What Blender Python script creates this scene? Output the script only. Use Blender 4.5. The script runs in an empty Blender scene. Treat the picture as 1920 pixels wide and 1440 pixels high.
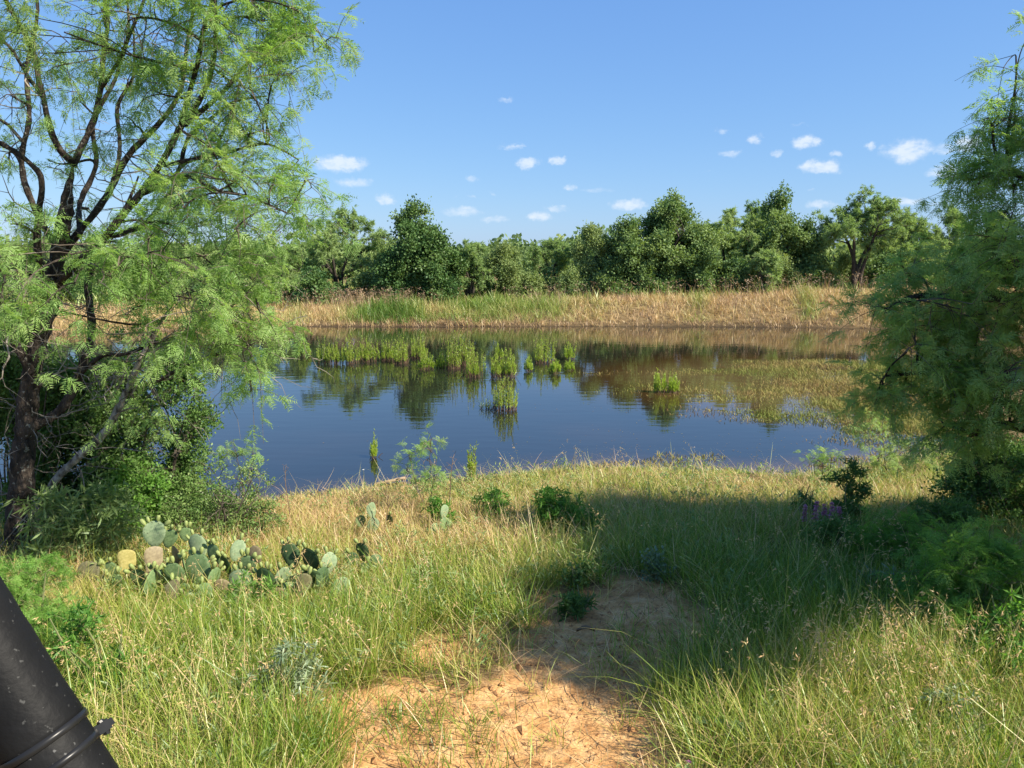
import bpy, math
import numpy as np
from mathutils import Vector, Matrix

# ------------------------------------------------------------------ camera, world, sun, exposure
sc = bpy.context.scene
COL = sc.collection
CAM_Z, FPX, PITCH = 3.0, 1450.0, math.atan(240 / 1450)
cam_d = bpy.data.cameras.new('camera')
cam_d.sensor_width = 36.0
cam_d.lens = 36.0 * FPX / 1920.0
cam_d.clip_start, cam_d.clip_end = 0.05, 6000
cam = bpy.data.objects.new('camera', cam_d)
COL.objects.link(cam)
cam.location = (0, 0, CAM_Z)
cam.rotation_euler = (math.pi / 2 - PITCH, 0, 0)
sc.camera = cam
sc.view_settings.view_transform = 'Standard'
sc.view_settings.look = 'None'
sc.view_settings.exposure = 1.0
sc.view_settings.gamma = 1.0
sc.view_settings.use_curve_mapping = False
sc.cycles.max_bounces = 7
sc.cycles.diffuse_bounces = 3
sc.cycles.transmission_bounces = 5
sc.cycles.glossy_bounces = 3

SUN_EL, SUN_BACK = math.radians(43), math.radians(25)      # from the right and a little behind the camera
SUNV = Vector((math.cos(SUN_EL) * math.cos(SUN_BACK), -math.cos(SUN_EL) * math.sin(SUN_BACK), math.sin(SUN_EL)))
sun_d = bpy.data.lights.new('sun', 'SUN')
sun_d.energy, sun_d.angle, sun_d.color = 5.0, math.radians(0.53), (1.0, 0.915, 0.77)
sun = bpy.data.objects.new('sun', sun_d)
COL.objects.link(sun)
sun.rotation_euler = (-SUNV).to_track_quat('-Z', 'Y').to_euler()

CP, SP = math.cos(PITCH), math.sin(PITCH)


def ray(px, py):
    u, v = (px - 960) / FPX, (720 - py) / FPX
    return np.array([u, CP + v * SP, -SP + v * CP])


def at(px, py, Y):
    d = ray(px, py)
    return np.array([0, 0, CAM_Z]) + d * (Y / d[1])


def atz(px, py, z=0.0):
    d = ray(px, py)
    return np.array([0, 0, CAM_Z]) + d * ((z - CAM_Z) / d[2])


CLOUDS = [(640, 306, 46, 14, .9), (662, 341, 34, 9, .6), (723, 374, 20, 10, .7), (865, 397, 42, 9, .55), (928, 411, 26, 7, .5),
          (1012, 405, 25, 9, .7), (1045, 390, 22, 6, .5), (987, 304, 19, 10, .7), (1047, 300, 19, 8, .7), (1072, 352, 16, 7, .6),
          (1125, 357, 34, 5, .4), (951, 188, 18, 5, .45), (1180, 383, 33, 9, .75), (1415, 262, 15, 10, .6), (1513, 266, 26, 12, .8),
          (1453, 287, 14, 7, .6), (1365, 287, 20, 6, .5), (1540, 313, 36, 12, .85), (1568, 287, 14, 7, .5), (1633, 273, 13, 8, .6),
          (1700, 283, 42, 19, .85), (1765, 322, 30, 10, .7), (1690, 378, 42, 8, .6), (1815, 270, 27, 12, .85), (1765, 280, 22, 9, .5),
          (888, 335, 15, 7, .5), (925, 362, 11, 5, .4), (1535, 383, 26, 9, .6), (1353, 244, 14, 6, .45)]


def build_world():
    w = bpy.data.worlds.new('World')
    sc.world = w
    w.use_nodes = True
    nt = w.node_tree
    N, L = nt.nodes, nt.links
    bg = N['Background']
    sky = N.new('ShaderNodeTexSky')
    sky.sky_type = 'NISHITA'
    sky.sun_disc = False
    sky.sun_elevation = SUN_EL
    sky.sun_rotation = math.pi / 2 + SUN_BACK
    sky.altitude = 300
    sky.air_density, sky.dust_density, sky.ozone_density = 1.0, 0.5, 5.0
    hs = N.new('ShaderNodeHueSaturation')
    hs.inputs['Saturation'].default_value = 1.0
    # the camera's tone curve for the sky: a soft power per channel
    sx = N.new('ShaderNodeSeparateColor'); cx = N.new('ShaderNodeCombineColor')
    L.new(sky.outputs[0], sx.inputs[0])
    for ch, (g, gain) in enumerate(((.72, .745), (.60, 1.15), (.35, 2.40))):
        p = N.new('ShaderNodeMath'); p.operation = 'POWER'; p.inputs[1].default_value = g
        k = N.new('ShaderNodeMath'); k.operation = 'MULTIPLY'; k.inputs[1].default_value = gain
        L.new(sx.outputs[ch], p.inputs[0]); L.new(p.outputs[0], k.inputs[0]); L.new(k.outputs[0], cx.inputs[ch])
    L.new(cx.outputs[0], hs.inputs['Color'])
    geo = N.new('ShaderNodeTexCoord')
    dirn = geo.outputs['Generated']
    nz = N.new('ShaderNodeTexNoise')
    nz.inputs['Scale'].default_value = 60
    nz.inputs['Detail'].default_value = 7
    nz.inputs['Roughness'].default_value = .62
    L.new(dirn, nz.inputs['Vector'])
    sub = N.new('ShaderNodeVectorMath'); sub.operation = 'SUBTRACT'
    sub.inputs[1].default_value = (.5, .5, .5)
    L.new(nz.outputs['Color'], sub.inputs[0])
    wob = N.new('ShaderNodeVectorMath'); wob.operation = 'MULTIPLY_ADD'
    wob.inputs[1].default_value = (.035, .035, .017)
    L.new(sub.outputs[0], wob.inputs[0]); L.new(dirn, wob.inputs[2])
    acc = None
    for (px, py, a, b, s) in CLOUDS:
        d = ray(px, py); d = d / np.linalg.norm(d)
        k = np.linalg.norm(ray(px, py))
        v = N.new('ShaderNodeVectorMath'); v.operation = 'SUBTRACT'
        v.inputs[1].default_value = tuple(d)
        L.new(wob.outputs[0], v.inputs[0])
        m = N.new('ShaderNodeVectorMath'); m.operation = 'MULTIPLY'
        sa, sb = FPX * k / (a * 1.35), FPX * k / (b * 1.5)
        m.inputs[1].default_value = (sa, sa, sb)
        L.new(v.outputs[0], m.inputs[0])
        ln = N.new('ShaderNodeVectorMath'); ln.operation = 'LENGTH'
        L.new(m.outputs[0], ln.inputs[0])
        mr = N.new('ShaderNodeMapRange'); mr.interpolation_type = 'SMOOTHSTEP'
        mr.inputs['From Min'].default_value = 1.12
        mr.inputs['From Max'].default_value = 0.25
        mr.inputs['To Min'].default_value = 0.0
        mr.inputs['To Max'].default_value = s
        L.new(ln.outputs['Value'], mr.inputs['Value'])
        if acc is None:
            acc = mr.outputs[0]
        else:
            mx = N.new('ShaderNodeMath'); mx.operation = 'MAXIMUM'
            L.new(acc, mx.inputs[0]); L.new(mr.outputs[0], mx.inputs[1])
            acc = mx.outputs[0]
    # the same small fair-weather clouds all the way round the sky
    sep = N.new('ShaderNodeSeparateXYZ'); L.new(dirn, sep.inputs[0])
    mp = N.new('ShaderNodeMapping'); mp.inputs['Scale'].default_value = (9, 9, 30)
    L.new(wob.outputs[0], mp.inputs['Vector'])
    n2 = N.new('ShaderNodeTexNoise'); n2.inputs['Scale'].default_value = 1.6; n2.inputs['Detail'].default_value = 3
    L.new(mp.outputs[0], n2.inputs['Vector'])
    r2 = N.new('ShaderNodeMapRange'); r2.interpolation_type = 'SMOOTHSTEP'
    r2.inputs['From Min'].default_value = .66; r2.inputs['From Max'].default_value = .78
    r2.inputs['To Max'].default_value = .55
    L.new(n2.outputs[0], r2.inputs['Value'])
    lo = N.new('ShaderNodeMapRange'); lo.interpolation_type = 'SMOOTHSTEP'
    lo.inputs['From Min'].default_value = .2; lo.inputs['From Max'].default_value = .12
    L.new(sep.outputs['Z'], lo.inputs['Value'])
    mu = N.new('ShaderNodeMath'); mu.operation = 'MULTIPLY'
    L.new(r2.outputs[0], mu.inputs[0]); L.new(lo.outputs[0], mu.inputs[1])
    mx = N.new('ShaderNodeMath'); mx.operation = 'MAXIMUM'
    L.new(acc, mx.inputs[0]); L.new(mu.outputs[0], mx.inputs[1])
    n3 = N.new('ShaderNodeTexNoise'); n3.inputs['Scale'].default_value = 70; n3.inputs['Detail'].default_value = 7; n3.inputs['Roughness'].default_value = .6
    sq = N.new('ShaderNodeMapping'); sq.inputs['Scale'].default_value = (1, 1, 2.2)
    L.new(dirn, sq.inputs['Vector']); L.new(sq.outputs[0], n3.inputs['Vector'])
    pr = N.new('ShaderNodeMath'); pr.operation = 'MULTIPLY'
    L.new(mx.outputs[0], pr.inputs[0]); L.new(n3.outputs[0], pr.inputs[1])
    fz = N.new('ShaderNodeMapRange'); fz.interpolation_type = 'SMOOTHSTEP'
    fz.inputs['From Min'].default_value = .05; fz.inputs['From Max'].default_value = .50; fz.inputs['To Max'].default_value = .82
    L.new(pr.outputs[0], fz.inputs['Value'])
    mix = N.new('ShaderNodeMix'); mix.data_type = 'RGBA'
    L.new(fz.outputs[0], mix.inputs['Factor'])
    L.new(hs.outputs[0], mix.inputs['A'])
    mix.inputs['B'].default_value = CLOUD_COL
    L.new(mix.outputs['Result'], bg.inputs['Color'])
    bg.inputs['Strength'].default_value = 0.106


CLOUD_COL = (4.1, 4.5, 5.0, 1)
build_world()

# ------------------------------------------------------------------ numpy helpers
def rng_(s):
    return np.random.default_rng(s)


def sstep(a, b, x):
    t = np.clip((np.asarray(x, float) - a) / (b - a), 0, 1)
    return t * t * (3 - 2 * t)


def vnoise(x, y, scale, seed=0):
    x = np.asarray(x, float) / scale + 17.3 * seed
    y = np.asarray(y, float) / scale - 9.1 * seed
    xi, yi = np.floor(x).astype(np.int64), np.floor(y).astype(np.int64)
    fx, fy = x - xi, y - yi
    fx, fy = fx * fx * (3 - 2 * fx), fy * fy * (3 - 2 * fy)

    def h(a, b):
        n = (a * 374761393 + b * 668265263 + seed * 982451653) & 0x7fffffff
        n = ((n ^ (n >> 13)) * 1274126177) & 0x7fffffff
        return ((n ^ (n >> 16)) & 0xffff) / 65535.0
    return (h(xi, yi) * (1 - fx) + h(xi + 1, yi) * fx) * (1 - fy) + (h(xi, yi + 1) * (1 - fx) + h(xi + 1, yi + 1) * fx) * fy


def fbm(x, y, scale, seed=0, n=3):
    v, a, s = 0, .5, 0
    for i in range(n):
        v = v + a * vnoise(x, y, scale / 2 ** i, seed + i); s += a; a *= .5
    return v / s


class Acc:
    """collects triangles and quads, with a tint per face"""
    def __init__(s):
        s.v, s.t, s.q, s.tt, s.tq, s.n = [], [], [], [], [], 0

    def add(s, v, tris=None, quads=None, tint=0.5):
        v = np.asarray(v, np.float32).reshape(-1, 3)
        if tris is not None and len(tris):
            s.t.append(np.asarray(tris, np.int64) + s.n); s.tt.append(np.broadcast_to(np.asarray(tint, np.float32), (len(tris),)))
        if quads is not None and len(quads):
            s.q.append(np.asarray(quads, np.int64) + s.n); s.tq.append(np.broadcast_to(np.asarray(tint, np.float32), (len(quads),)))
        s.v.append(v); s.n += len(v)

    def mesh(s, name, mat, off=None, smooth=False):
        v = np.concatenate(s.v) if s.v else np.zeros((0, 3), np.float32)
        if off is not None:
            v = v - np.asarray(off, np.float32)
        t = np.concatenate(s.t) if s.t else np.zeros((0, 3), np.int64)
        q = np.concatenate(s.q) if s.q else np.zeros((0, 4), np.int64)
        me = bpy.data.meshes.new(name)
        me.vertices.add(len(v)); me.vertices.foreach_set('co', v.ravel())
        me.loops.add(len(t) * 3 + len(q) * 4)
        me.loops.foreach_set('vertex_index', np.concatenate([t.ravel(), q.ravel()]).astype(np.int32))
        me.polygons.add(len(t) + len(q))
        st = np.concatenate([np.arange(len(t)) * 3, len(t) * 3 + np.arange(len(q)) * 4]).astype(np.int32)
        me.polygons.foreach_set('loop_start', st)
        tint = np.concatenate((s.tt or []) + (s.tq or [])) if (s.tt or s.tq) else np.zeros(0, np.float32)
        a = me.attributes.new('tint', 'FLOAT', 'FACE'); a.data.foreach_set('value', tint.astype(np.float32))
        me.polygons.foreach_set('use_smooth', np.full(len(t) + len(q), smooth))
        me.update(calc_edges=True)
        if mat is not None:
            me.materials.append(mat)
        return me


def link(name, me, parent=None, kind=None, loc=None):
    o = bpy.data.objects.new(name, me)
    COL.objects.link(o)
    if parent is not None:
        o.parent = parent
    if loc is not None:
        o.location = loc
    if kind:
        o['kind'] = kind
    return o


def tag(o, label=None, cat=None, group=None, kind=None):
    if label: o['label'] = label
    if cat: o['category'] = cat
    if group: o['group'] = group
    if kind: o['kind'] = kind
    return o


def thing(name, label, cat, loc, group=None):
    o = bpy.data.objects.new(name, None)
    o.empty_display_size = 0.1
    COL.objects.link(o)
    o.location = tuple(float(c) for c in loc)
    return tag(o, label, cat, group)


def norm(a):
    a = np.asarray(a, float)
    return a / np.maximum(np.linalg.norm(a, axis=-1, keepdims=True), 1e-9)


def frames(d, roll=None):
    """orthonormal frames with x along d and z as near up as can be; (N,3,3) with columns x,y,z"""
    x = norm(d)
    up = np.zeros_like(x); up[..., 2] = 1
    par = np.abs(x[..., 2]) > .98
    up[par] = (0, 1, 0)
    y = norm(np.cross(up, x)); z = np.cross(x, y)
    if roll is not None:
        c, s = np.cos(roll)[..., None], np.sin(roll)[..., None]
        y, z = y * c + z * s, z * c - y * s
    return np.stack([x, y, z], axis=-1)


def scatter(acc, tv, tris, quads, pos, fr, sc_, tint):
    n, k = len(pos), len(tv)
    if n == 0:
        return
    v = np.einsum('nij,kj->nki', fr, tv) * np.asarray(sc_).reshape(-1, 1, 1) + pos[:, None, :]
    off = (np.arange(n) * k)[:, None, None]
    T = (np.asarray(tris)[None] + off).reshape(-1, 3) if tris is not None and len(tris) else None
    Q = (np.asarray(quads)[None] + off).reshape(-1, 4) if quads is not None and len(quads) else None
    base = acc.n
    acc.v.append(v.reshape(-1, 3).astype(np.float32)); acc.n += n * k
    tint = np.asarray(tint, np.float32)
    if T is not None:
        acc.t.append(T + base); acc.tt.append(np.repeat(tint, len(tris)))
    if Q is not None:
        acc.q.append(Q + base); acc.tq.append(np.repeat(tint, len(quads)))


def tubes(acc, P, R, sides=5, tint=.5, cap=True):
    """P (N,K,3) polylines, R (N,K) radii"""
    P, R = np.asarray(P, float), np.asarray(R, float)
    N, K, _ = P.shape
    if N == 0:
        return
    T = np.empty_like(P)
    T[:, 1:-1] = P[:, 2:] - P[:, :-2]; T[:, 0] = P[:, 1] - P[:, 0]; T[:, -1] = P[:, -1] - P[:, -2]
    T = norm(T)
    ref = np.zeros_like(T); ref[..., 0] = .31; ref[..., 1] = .95
    m = np.abs((T * ref).sum(-1)).mean(1) > .85
    ref[m] = (.9, -.2, .35)
    U = norm(np.cross(T, ref)); V = np.cross(T, U)
    a = np.arange(sides) * 2 * math.pi / sides
    ring = P[:, :, None] + R[:, :, None, None] * (np.cos(a)[:, None] * U[:, :, None] + np.sin(a)[:, None] * V[:, :, None])
    idx = np.arange(N * K * sides).reshape(N, K, sides)
    i0, i1 = idx[:, :-1], idx[:, 1:]
    q = np.stack([i0, np.roll(i0, -1, 2), np.roll(i1, -1, 2), i1], -1).reshape(-1, 4)
    tt = np.broadcast_to(np.asarray(tint, np.float32).reshape(-1, 1), (N, (K - 1) * sides)).ravel() if np.ndim(tint) else tint
    acc.add(ring.reshape(-1, 3), quads=q, tint=tt)


def smooth_line(P, n):
    """Catmull-Rom through P (K,d) -> (n,d)"""
    P = np.asarray(P, float)
    Q = np.vstack([2 * P[0] - P[1], P, 2 * P[-1] - P[-2]])
    t = np.linspace(0, len(P) - 1 - 1e-6, n)
    i = t.astype(int); f = (t - i)[:, None]
    a, b, c, d = Q[i], Q[i + 1], Q[i + 2], Q[i + 3]
    return .5 * (2 * b + (c - a) * f + (2 * a - 5 * b + 4 * c - d) * f ** 2 + (3 * b - a - 3 * c + d) * f ** 3)


def unit(rng, n):
    return norm(rng.normal(size=(n, 3)))


def ball(rng, n):
    return unit(rng, n) * rng.random((n, 1)) ** .42


# ------------------------------------------------------------------ materials
def ramp(N, cols):
    r = N.new('ShaderNodeValToRGB')
    e = r.color_ramp.elements
    while len(e) < len(cols):
        e.new(.5)
    for k, (p, c) in enumerate(cols):
        e[k].position = p; e[k].color = (*c, 1)
    return r


def leaf_mat(name, cols, trans=.38, gloss=.05, noise=.35, nscale=1.2, trans_gain=(1.25, 1.3, .6)):
    m = bpy.data.materials.new(name); m.use_nodes = True
    N, L = m.node_tree.nodes, m.node_tree.links
    N.clear()
    out = N.new('ShaderNodeOutputMaterial')
    at_ = N.new('ShaderNodeAttribute'); at_.attribute_name = 'tint'
    geo = N.new('ShaderNodeNewGeometry')
    nz = N.new('ShaderNodeTexNoise'); nz.inputs['Scale'].default_value = nscale; nz.inputs['Detail'].default_value = 2
    L.new(geo.outputs['Position'], nz.inputs['Vector'])
    mm = N.new('ShaderNodeMath'); mm.operation = 'MULTIPLY_ADD'
    mm.inputs[1].default_value = noise * 2; L.new(nz.outputs[0], mm.inputs[0])
    s = N.new('ShaderNodeMath'); s.operation = 'SUBTRACT'; s.inputs[1].default_value = noise
    L.new(at_.outputs['Fac'], s.inputs[0]); L.new(s.outputs[0], mm.inputs[2])
    r = ramp(N, cols); L.new(mm.outputs[0], r.inputs[0])
    d = N.new('ShaderNodeBsdfDiffuse'); L.new(r.outputs[0], d.inputs['Color'])
    t = N.new('ShaderNodeBsdfTranslucent')
    g = N.new('ShaderNodeVectorMath'); g.operation = 'MULTIPLY'; g.inputs[1].default_value = trans_gain
    L.new(r.outputs[0], g.inputs[0]); L.new(g.outputs[0], t.inputs['Color'])
    mx = N.new('ShaderNodeMixShader'); mx.inputs[0].default_value = trans
    L.new(d.outputs[0], mx.inputs[1]); L.new(t.outputs[0], mx.inputs[2])
    gl = N.new('ShaderNodeBsdfGlossy'); gl.inputs['Roughness'].default_value = .42
    gl.inputs['Color'].default_value = (.8, .85, .8, 1)
    m2 = N.new('ShaderNodeMixShader'); m2.inputs[0].default_value = gloss
    L.new(mx.outputs[0], m2.inputs[1]); L.new(gl.outputs[0], m2.inputs[2])
    L.new(m2.outputs[0], out.inputs[0])
    return m


def surf_mat(name, c1, c2, scale=20, rough=.85, bump=.4, bscale=None, detail=5, dist=.02, stretch=None, c3=None, spots=None):
    m = bpy.data.materials.new(name); m.use_nodes = True
    N, L = m.node_tree.nodes, m.node_tree.links
    b = N['Principled BSDF']
    b.inputs['Roughness'].default_value = rough
    b.inputs['Specular IOR Level'].default_value = .25
    tc = N.new('ShaderNodeTexCoord')
    vec = tc.outputs['Object']
    if stretch:
        mp = N.new('ShaderNodeMapping'); mp.inputs['Scale'].default_value = stretch
        L.new(vec, mp.inputs['Vector']); vec = mp.outputs[0]
    nz = N.new('ShaderNodeTexNoise'); nz.inputs['Scale'].default_value = scale; nz.inputs['Detail'].default_value = detail
    L.new(vec, nz.inputs['Vector'])
    cols = [(.35, c1), (.68, c2)]
    r = ramp(N, cols); L.new(nz.outputs[0], r.inputs[0])
    col = r.outputs[0]
    if c3 is not None:                                    # patches of a second growth (lichen, scars)
        n3 = N.new('ShaderNodeTexNoise'); n3.inputs['Scale'].default_value = spots[0]; n3.inputs['Detail'].default_value = 5
        L.new(tc.outputs['Object'], n3.inputs['Vector'])
        r3 = ramp(N, [(spots[1], (0, 0, 0)), (spots[1] + .05, (1, 1, 1))]); L.new(n3.outputs[0], r3.inputs[0])
        mx = N.new('ShaderNodeMix'); mx.data_type = 'RGBA'
        L.new(r3.outputs[0], mx.inputs['Factor']); L.new(col, mx.inputs['A']); mx.inputs['B'].default_value = (*c3, 1)
        col = mx.outputs['Result']
    L.new(col, b.inputs['Base Color'])
    if bump:
        n2 = N.new('ShaderNodeTexNoise'); n2.inputs['Scale'].default_value = bscale or scale * 2; n2.inputs['Detail'].default_value = 6
        L.new(vec, n2.inputs['Vector'])
        bp = N.new('ShaderNodeBump'); bp.inputs['Strength'].default_value = bump; bp.inputs['Distance'].default_value = dist
        L.new(n2.outputs[0], bp.inputs['Height']); L.new(bp.outputs[0], b.inputs['Normal'])
    return m


M = {}
M['mesquite'] = leaf_mat('mesquite_leaf', [(0, (.16, .29, .08)), (.5, (.26, .41, .125)), (1, (.36, .47, .17))], trans=.52, gloss=.012)
M['mesquite_far'] = leaf_mat('far_mesquite_leaf', [(0, (.18, .28, .11)), (.5, (.27, .37, .15)), (1, (.34, .43, .19))], trans=.42, nscale=.5, gloss=.0)
M['greygreen'] = leaf_mat('grey_green_leaf', [(0, (.12, .195, .09)), (.5, (.20, .27, .105)), (1, (.28, .34, .13))], trans=.32, nscale=.5, gloss=.0)
M['oak'] = leaf_mat('dark_broad_leaf', [(0, (.050, .118, .045)), (.5, (.10, .18, .056)), (1, (.175, .25, .08))], trans=.26, gloss=.012, nscale=.6)
M['midleaf'] = leaf_mat('mid_broad_leaf', [(0, (.088, .17, .068)), (.5, (.17, .25, .085)), (1, (.25, .33, .115))], trans=.3, gloss=.01, nscale=.6)
M['shrub'] = leaf_mat('shrub_leaf', [(0, (.07, .145, .036)), (.5, (.13, .225, .06)), (1, (.23, .31, .10))], trans=.34, gloss=.015, nscale=2)
M['bright'] = leaf_mat('bright_green_leaf', [(0, (.09, .22, .04)), (.5, (.18, .34, .065)), (1, (.26, .40, .10))], trans=.45, gloss=.01, nscale=2)
M['silver'] = leaf_mat('silver_leaf', [(0, (.13, .19, .10)), (.5, (.22, .29, .16)), (1, (.34, .40, .24))], trans=.25, nscale=3)
M['pond'] = leaf_mat('pond_plant_leaf', [(0, (.24, .33, .04)), (.5, (.40, .52, .07)), (1, (.50, .58, .12))], trans=.42, nscale=.8)
M['paleweed'] = leaf_mat('pale_weed_leaf', [(0, (.14, .22, .07)), (.5, (.24, .32, .12)), (1, (.36, .42, .18))], trans=.4, nscale=3, gloss=.02)
M['purple'] = leaf_mat('purple_petal', [(0, (.42, .15, .33)), (.5, (.58, .25, .46)), (1, (.68, .36, .55))], trans=.3, nscale=3)
M['grass'] = leaf_mat('grass_blade', [(0, (.105, .20, .016)), (.33, (.22, .32, .034)), (.58, (.41, .43, .095)), (.80, (.60, .45, .205)), (1, (.66, .44, .25))],
                      trans=.35, noise=.16, nscale=1.5, gloss=.04, trans_gain=(1.15, 1.15, .75))
M['bankgrass'] = leaf_mat('bank_grass_blade', [(0, (.11, .20, .03)), (.35, (.26, .33, .075)), (.6, (.48, .40, .17)), (.8, (.62, .43, .225)), (1, (.34, .23, .15))],
                          trans=.3, noise=.12, nscale=.7, gloss=.03, trans_gain=(1.15, 1.1, .75))
M['weed'] = leaf_mat('pond_weed', [(0, (.15, .19, .045)), (.4, (.26, .25, .08)), (.7, (.29, .22, .09)), (1, (.19, .115, .055))], trans=.15, noise=.3, nscale=.6, gloss=.0)
M['litter'] = leaf_mat('dry_litter', [(0, (.10, .06, .035)), (.5, (.28, .19, .10)), (1, (.48, .36, .20))], trans=.1, noise=.1, nscale=6, gloss=.02)
M['bark'] = surf_mat('mesquite_bark', (.020, .016, .013), (.088, .068, .054), scale=16, rough=.95, bump=1.0, bscale=30, dist=.07,
                     stretch=(1, 1, .28), c3=(.20, .19, .16), spots=(26, .62))
M['palebark'] = surf_mat('lichen_bark', (.06, .05, .04), (.36, .34, .30), scale=22, rough=.95, bump=.8, bscale=40, dist=.015, stretch=(1, 1, .5))
M['twig'] = surf_mat('twig_bark', (.045, .034, .026), (.17, .14, .11), scale=6, rough=.95, bump=0)
M['deadtwig'] = surf_mat('dead_twig_bark', (.12, .10, .08), (.34, .30, .25), scale=5, rough=.95, bump=0)
M['farbark'] = surf_mat('far_bark', (.03, .024, .019), (.09, .075, .06), scale=3, rough=.95, bump=0)
M['stem'] = surf_mat('green_stem', (.09, .12, .04), (.20, .20, .09), scale=12, rough=.8, bump=0)
M['drystem'] = surf_mat('dry_stem', (.10, .06, .04), (.26, .18, .11), scale=12, rough=.9, bump=0)
M['reedstem'] = surf_mat('brown_reed_stem', (.06, .035, .025), (.20, .13, .08), scale=5, rough=.9, bump=0)


def pad_mat(name, c1, c2, dot):
    m = surf_mat(name, c1, c2, scale=11, rough=.55, bump=.25, bscale=60, dist=.004)
    N, L = m.node_tree.nodes, m.node_tree.links
    b = N['Principled BSDF']
    old = b.inputs['Base Color'].links[0].from_socket
    tc = N.new('ShaderNodeTexCoord')
    vo = N.new('ShaderNodeTexVoronoi'); vo.inputs['Scale'].default_value = 9; vo.inputs['Randomness'].default_value = .35
    L.new(tc.outputs['Object'], vo.inputs['Vector'])
    r = ramp(N, [(.16, (1, 1, 1)), (.26, (0, 0, 0))]); L.new(vo.outputs['Distance'], r.inputs[0])
    mx = N.new('ShaderNodeMix'); mx.data_type = 'RGBA'
    L.new(r.outputs[0], mx.inputs['Factor']); L.new(old, mx.inputs['A']); mx.inputs['B'].default_value = (*dot, 1)
    L.new(mx.outputs['Result'], b.inputs['Base Color'])
    return m


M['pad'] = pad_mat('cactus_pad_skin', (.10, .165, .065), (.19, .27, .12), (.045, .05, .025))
M['padlit'] = pad_mat('sunlit_cactus_pad_skin', (.16, .225, .12), (.26, .325, .18), (.08, .09, .045))  # lit copy of the pad skin, sunlight put into its colour
M['padshade'] = pad_mat('shaded_cactus_pad_skin', (.045, .085, .035), (.085, .14, .06), (.16, .15, .09))  # shaded copy of the pad skin, shade put into its colour
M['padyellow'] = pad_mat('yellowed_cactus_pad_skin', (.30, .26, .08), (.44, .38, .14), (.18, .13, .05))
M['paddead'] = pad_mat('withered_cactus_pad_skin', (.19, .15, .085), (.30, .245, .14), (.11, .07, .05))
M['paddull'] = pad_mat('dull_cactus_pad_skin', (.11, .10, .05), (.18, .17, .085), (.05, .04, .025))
M['fruit'] = surf_mat('cactus_bud_skin', (.16, .23, .07), (.32, .34, .12), scale=30, rough=.5, bump=.1)

# ------------------------------------------------------------------ terrain
SHORE_PX = [(-1100, 900), (-600, 960), (-200, 965), (0, 958), (200, 950), (400, 941), (540, 932), (640, 925), (720, 918), (850, 904), (1000, 889),
            (1150, 882), (1300, 887), (1400, 892), (1480, 897), (1530, 882), (1640, 868), (1760, 860), (1850, 850), (1870, 835), (1790, 812),
            (1720, 790), (1760, 765), (1850, 735), (1980, 700), (2050, 668), (1980, 640), (1820, 626), (1640, 616), (1400, 613), (1100, 612), (800, 613),
            (530, 614), (300, 622), (0, 630), (-300, 645), (-800, 680), (-1300, 760)]
SHORE = np.array([atz(x, y)[:2] for x, y in SHORE_PX])
_S = smooth_line(np.vstack([SHORE, SHORE[:1]]), 150)[:-1]
_S[:, 0] += (vnoise(_S[:, 0], _S[:, 1], 1.3, 5) - .5) * .35
_S[:, 1] += (vnoise(_S[:, 0], _S[:, 1], 1.1, 6) - .5) * .35


def sdf(x, y):
    x, y = np.asarray(x, float), np.asarray(y, float)
    shp = x.shape
    x, y = x.ravel(), y.ravel()
    best = np.full(x.shape, 1e9); inside = np.zeros(x.shape, bool)
    A, B = _S, np.roll(_S, -1, 0)
    for (ax, ay), (bx, by) in zip(A, B):
        ex, ey = bx - ax, by - ay
        t = np.clip(((x - ax) * ex + (y - ay) * ey) / (ex * ex + ey * ey + 1e-12), 0, 1)
        best = np.minimum(best, (x - ax - t * ex) ** 2 + (y - ay - t * ey) ** 2)
        c = ((ay > y) != (by > y)) & (x < (bx - ax) * (y - ay) / (by - ay + 1e-12) + ax)
        inside ^= c
    d = np.sqrt(best)
    return np.where(inside, -d, d).reshape(shp)


_m1, _m2, _m3 = atz(1560, 693), atz(1780, 745), atz(1480, 735)


def mat_field(X, Y):
    f = np.maximum.reduce([1.15 - np.hypot((X - _m1[0]) / 3.9, (Y - _m1[1]) / 2.0), 1.3 - np.hypot((X - _m2[0]) / 3.6, (Y - _m2[1]) / 4.4),
                           .52 - .5 * np.hypot((X - _m3[0]) / 4.2, (Y - _m3[1]) / 3.4)])
    return f + (fbm(X * .6, Y, 1.1, 81, 4) - .5) * 1.1


def height(x, y, sd=None):
    x, y = np.asarray(x, float), np.asarray(y, float)
    if sd is None:
        sd = sdf(x, y)
    s = np.maximum(sd, 0)
    near = .10 * s + .035 * (1 - np.exp(-s * 5))
    near = 1.05 * (1 - np.exp(-near / 1.05 * 1.18))
    B = np.clip(.60 + .036 * x + .25 * (fbm(x, y * .3, 5.0, 14) - .5), .30, 1.30)
    top = B + (.6 - B) * sstep(4.5, 12, s)
    far = top * (sstep(-.5, 3.4, s) - sstep(-.5, 3.4, 0) * np.exp(-s * 2))
    w = sstep(15, 25, y)
    z = near * (1 - w) + far * w
    z = z + (fbm(x, y, 2.4, 2) - .5) * .16 * sstep(.2, 2.5, s) + (fbm(x, y, 40, 9) - .5) * 1.2 * sstep(20, 80, s)
    under = np.maximum(-.9, .22 * sd)
    mk = sstep(.6, 1.0, mat_field(x, y)) * (sd < 0)
    under = under * (1 - mk) + (.012 + .03 * fbm(x, y, .8, 88)) * mk
    return np.where(sd > 0, z + .006, under)


def ground_px(px, py):
    d = ray(px, py)
    t = np.linspace(1.5, 90, 5000)
    p = np.array([0, 0, CAM_Z])[None] + d[None] * t[:, None]
    k = np.argmax(p[:, 2] < np.maximum(height(p[:, 0], p[:, 1]), 0))
    return p[k]


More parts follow.
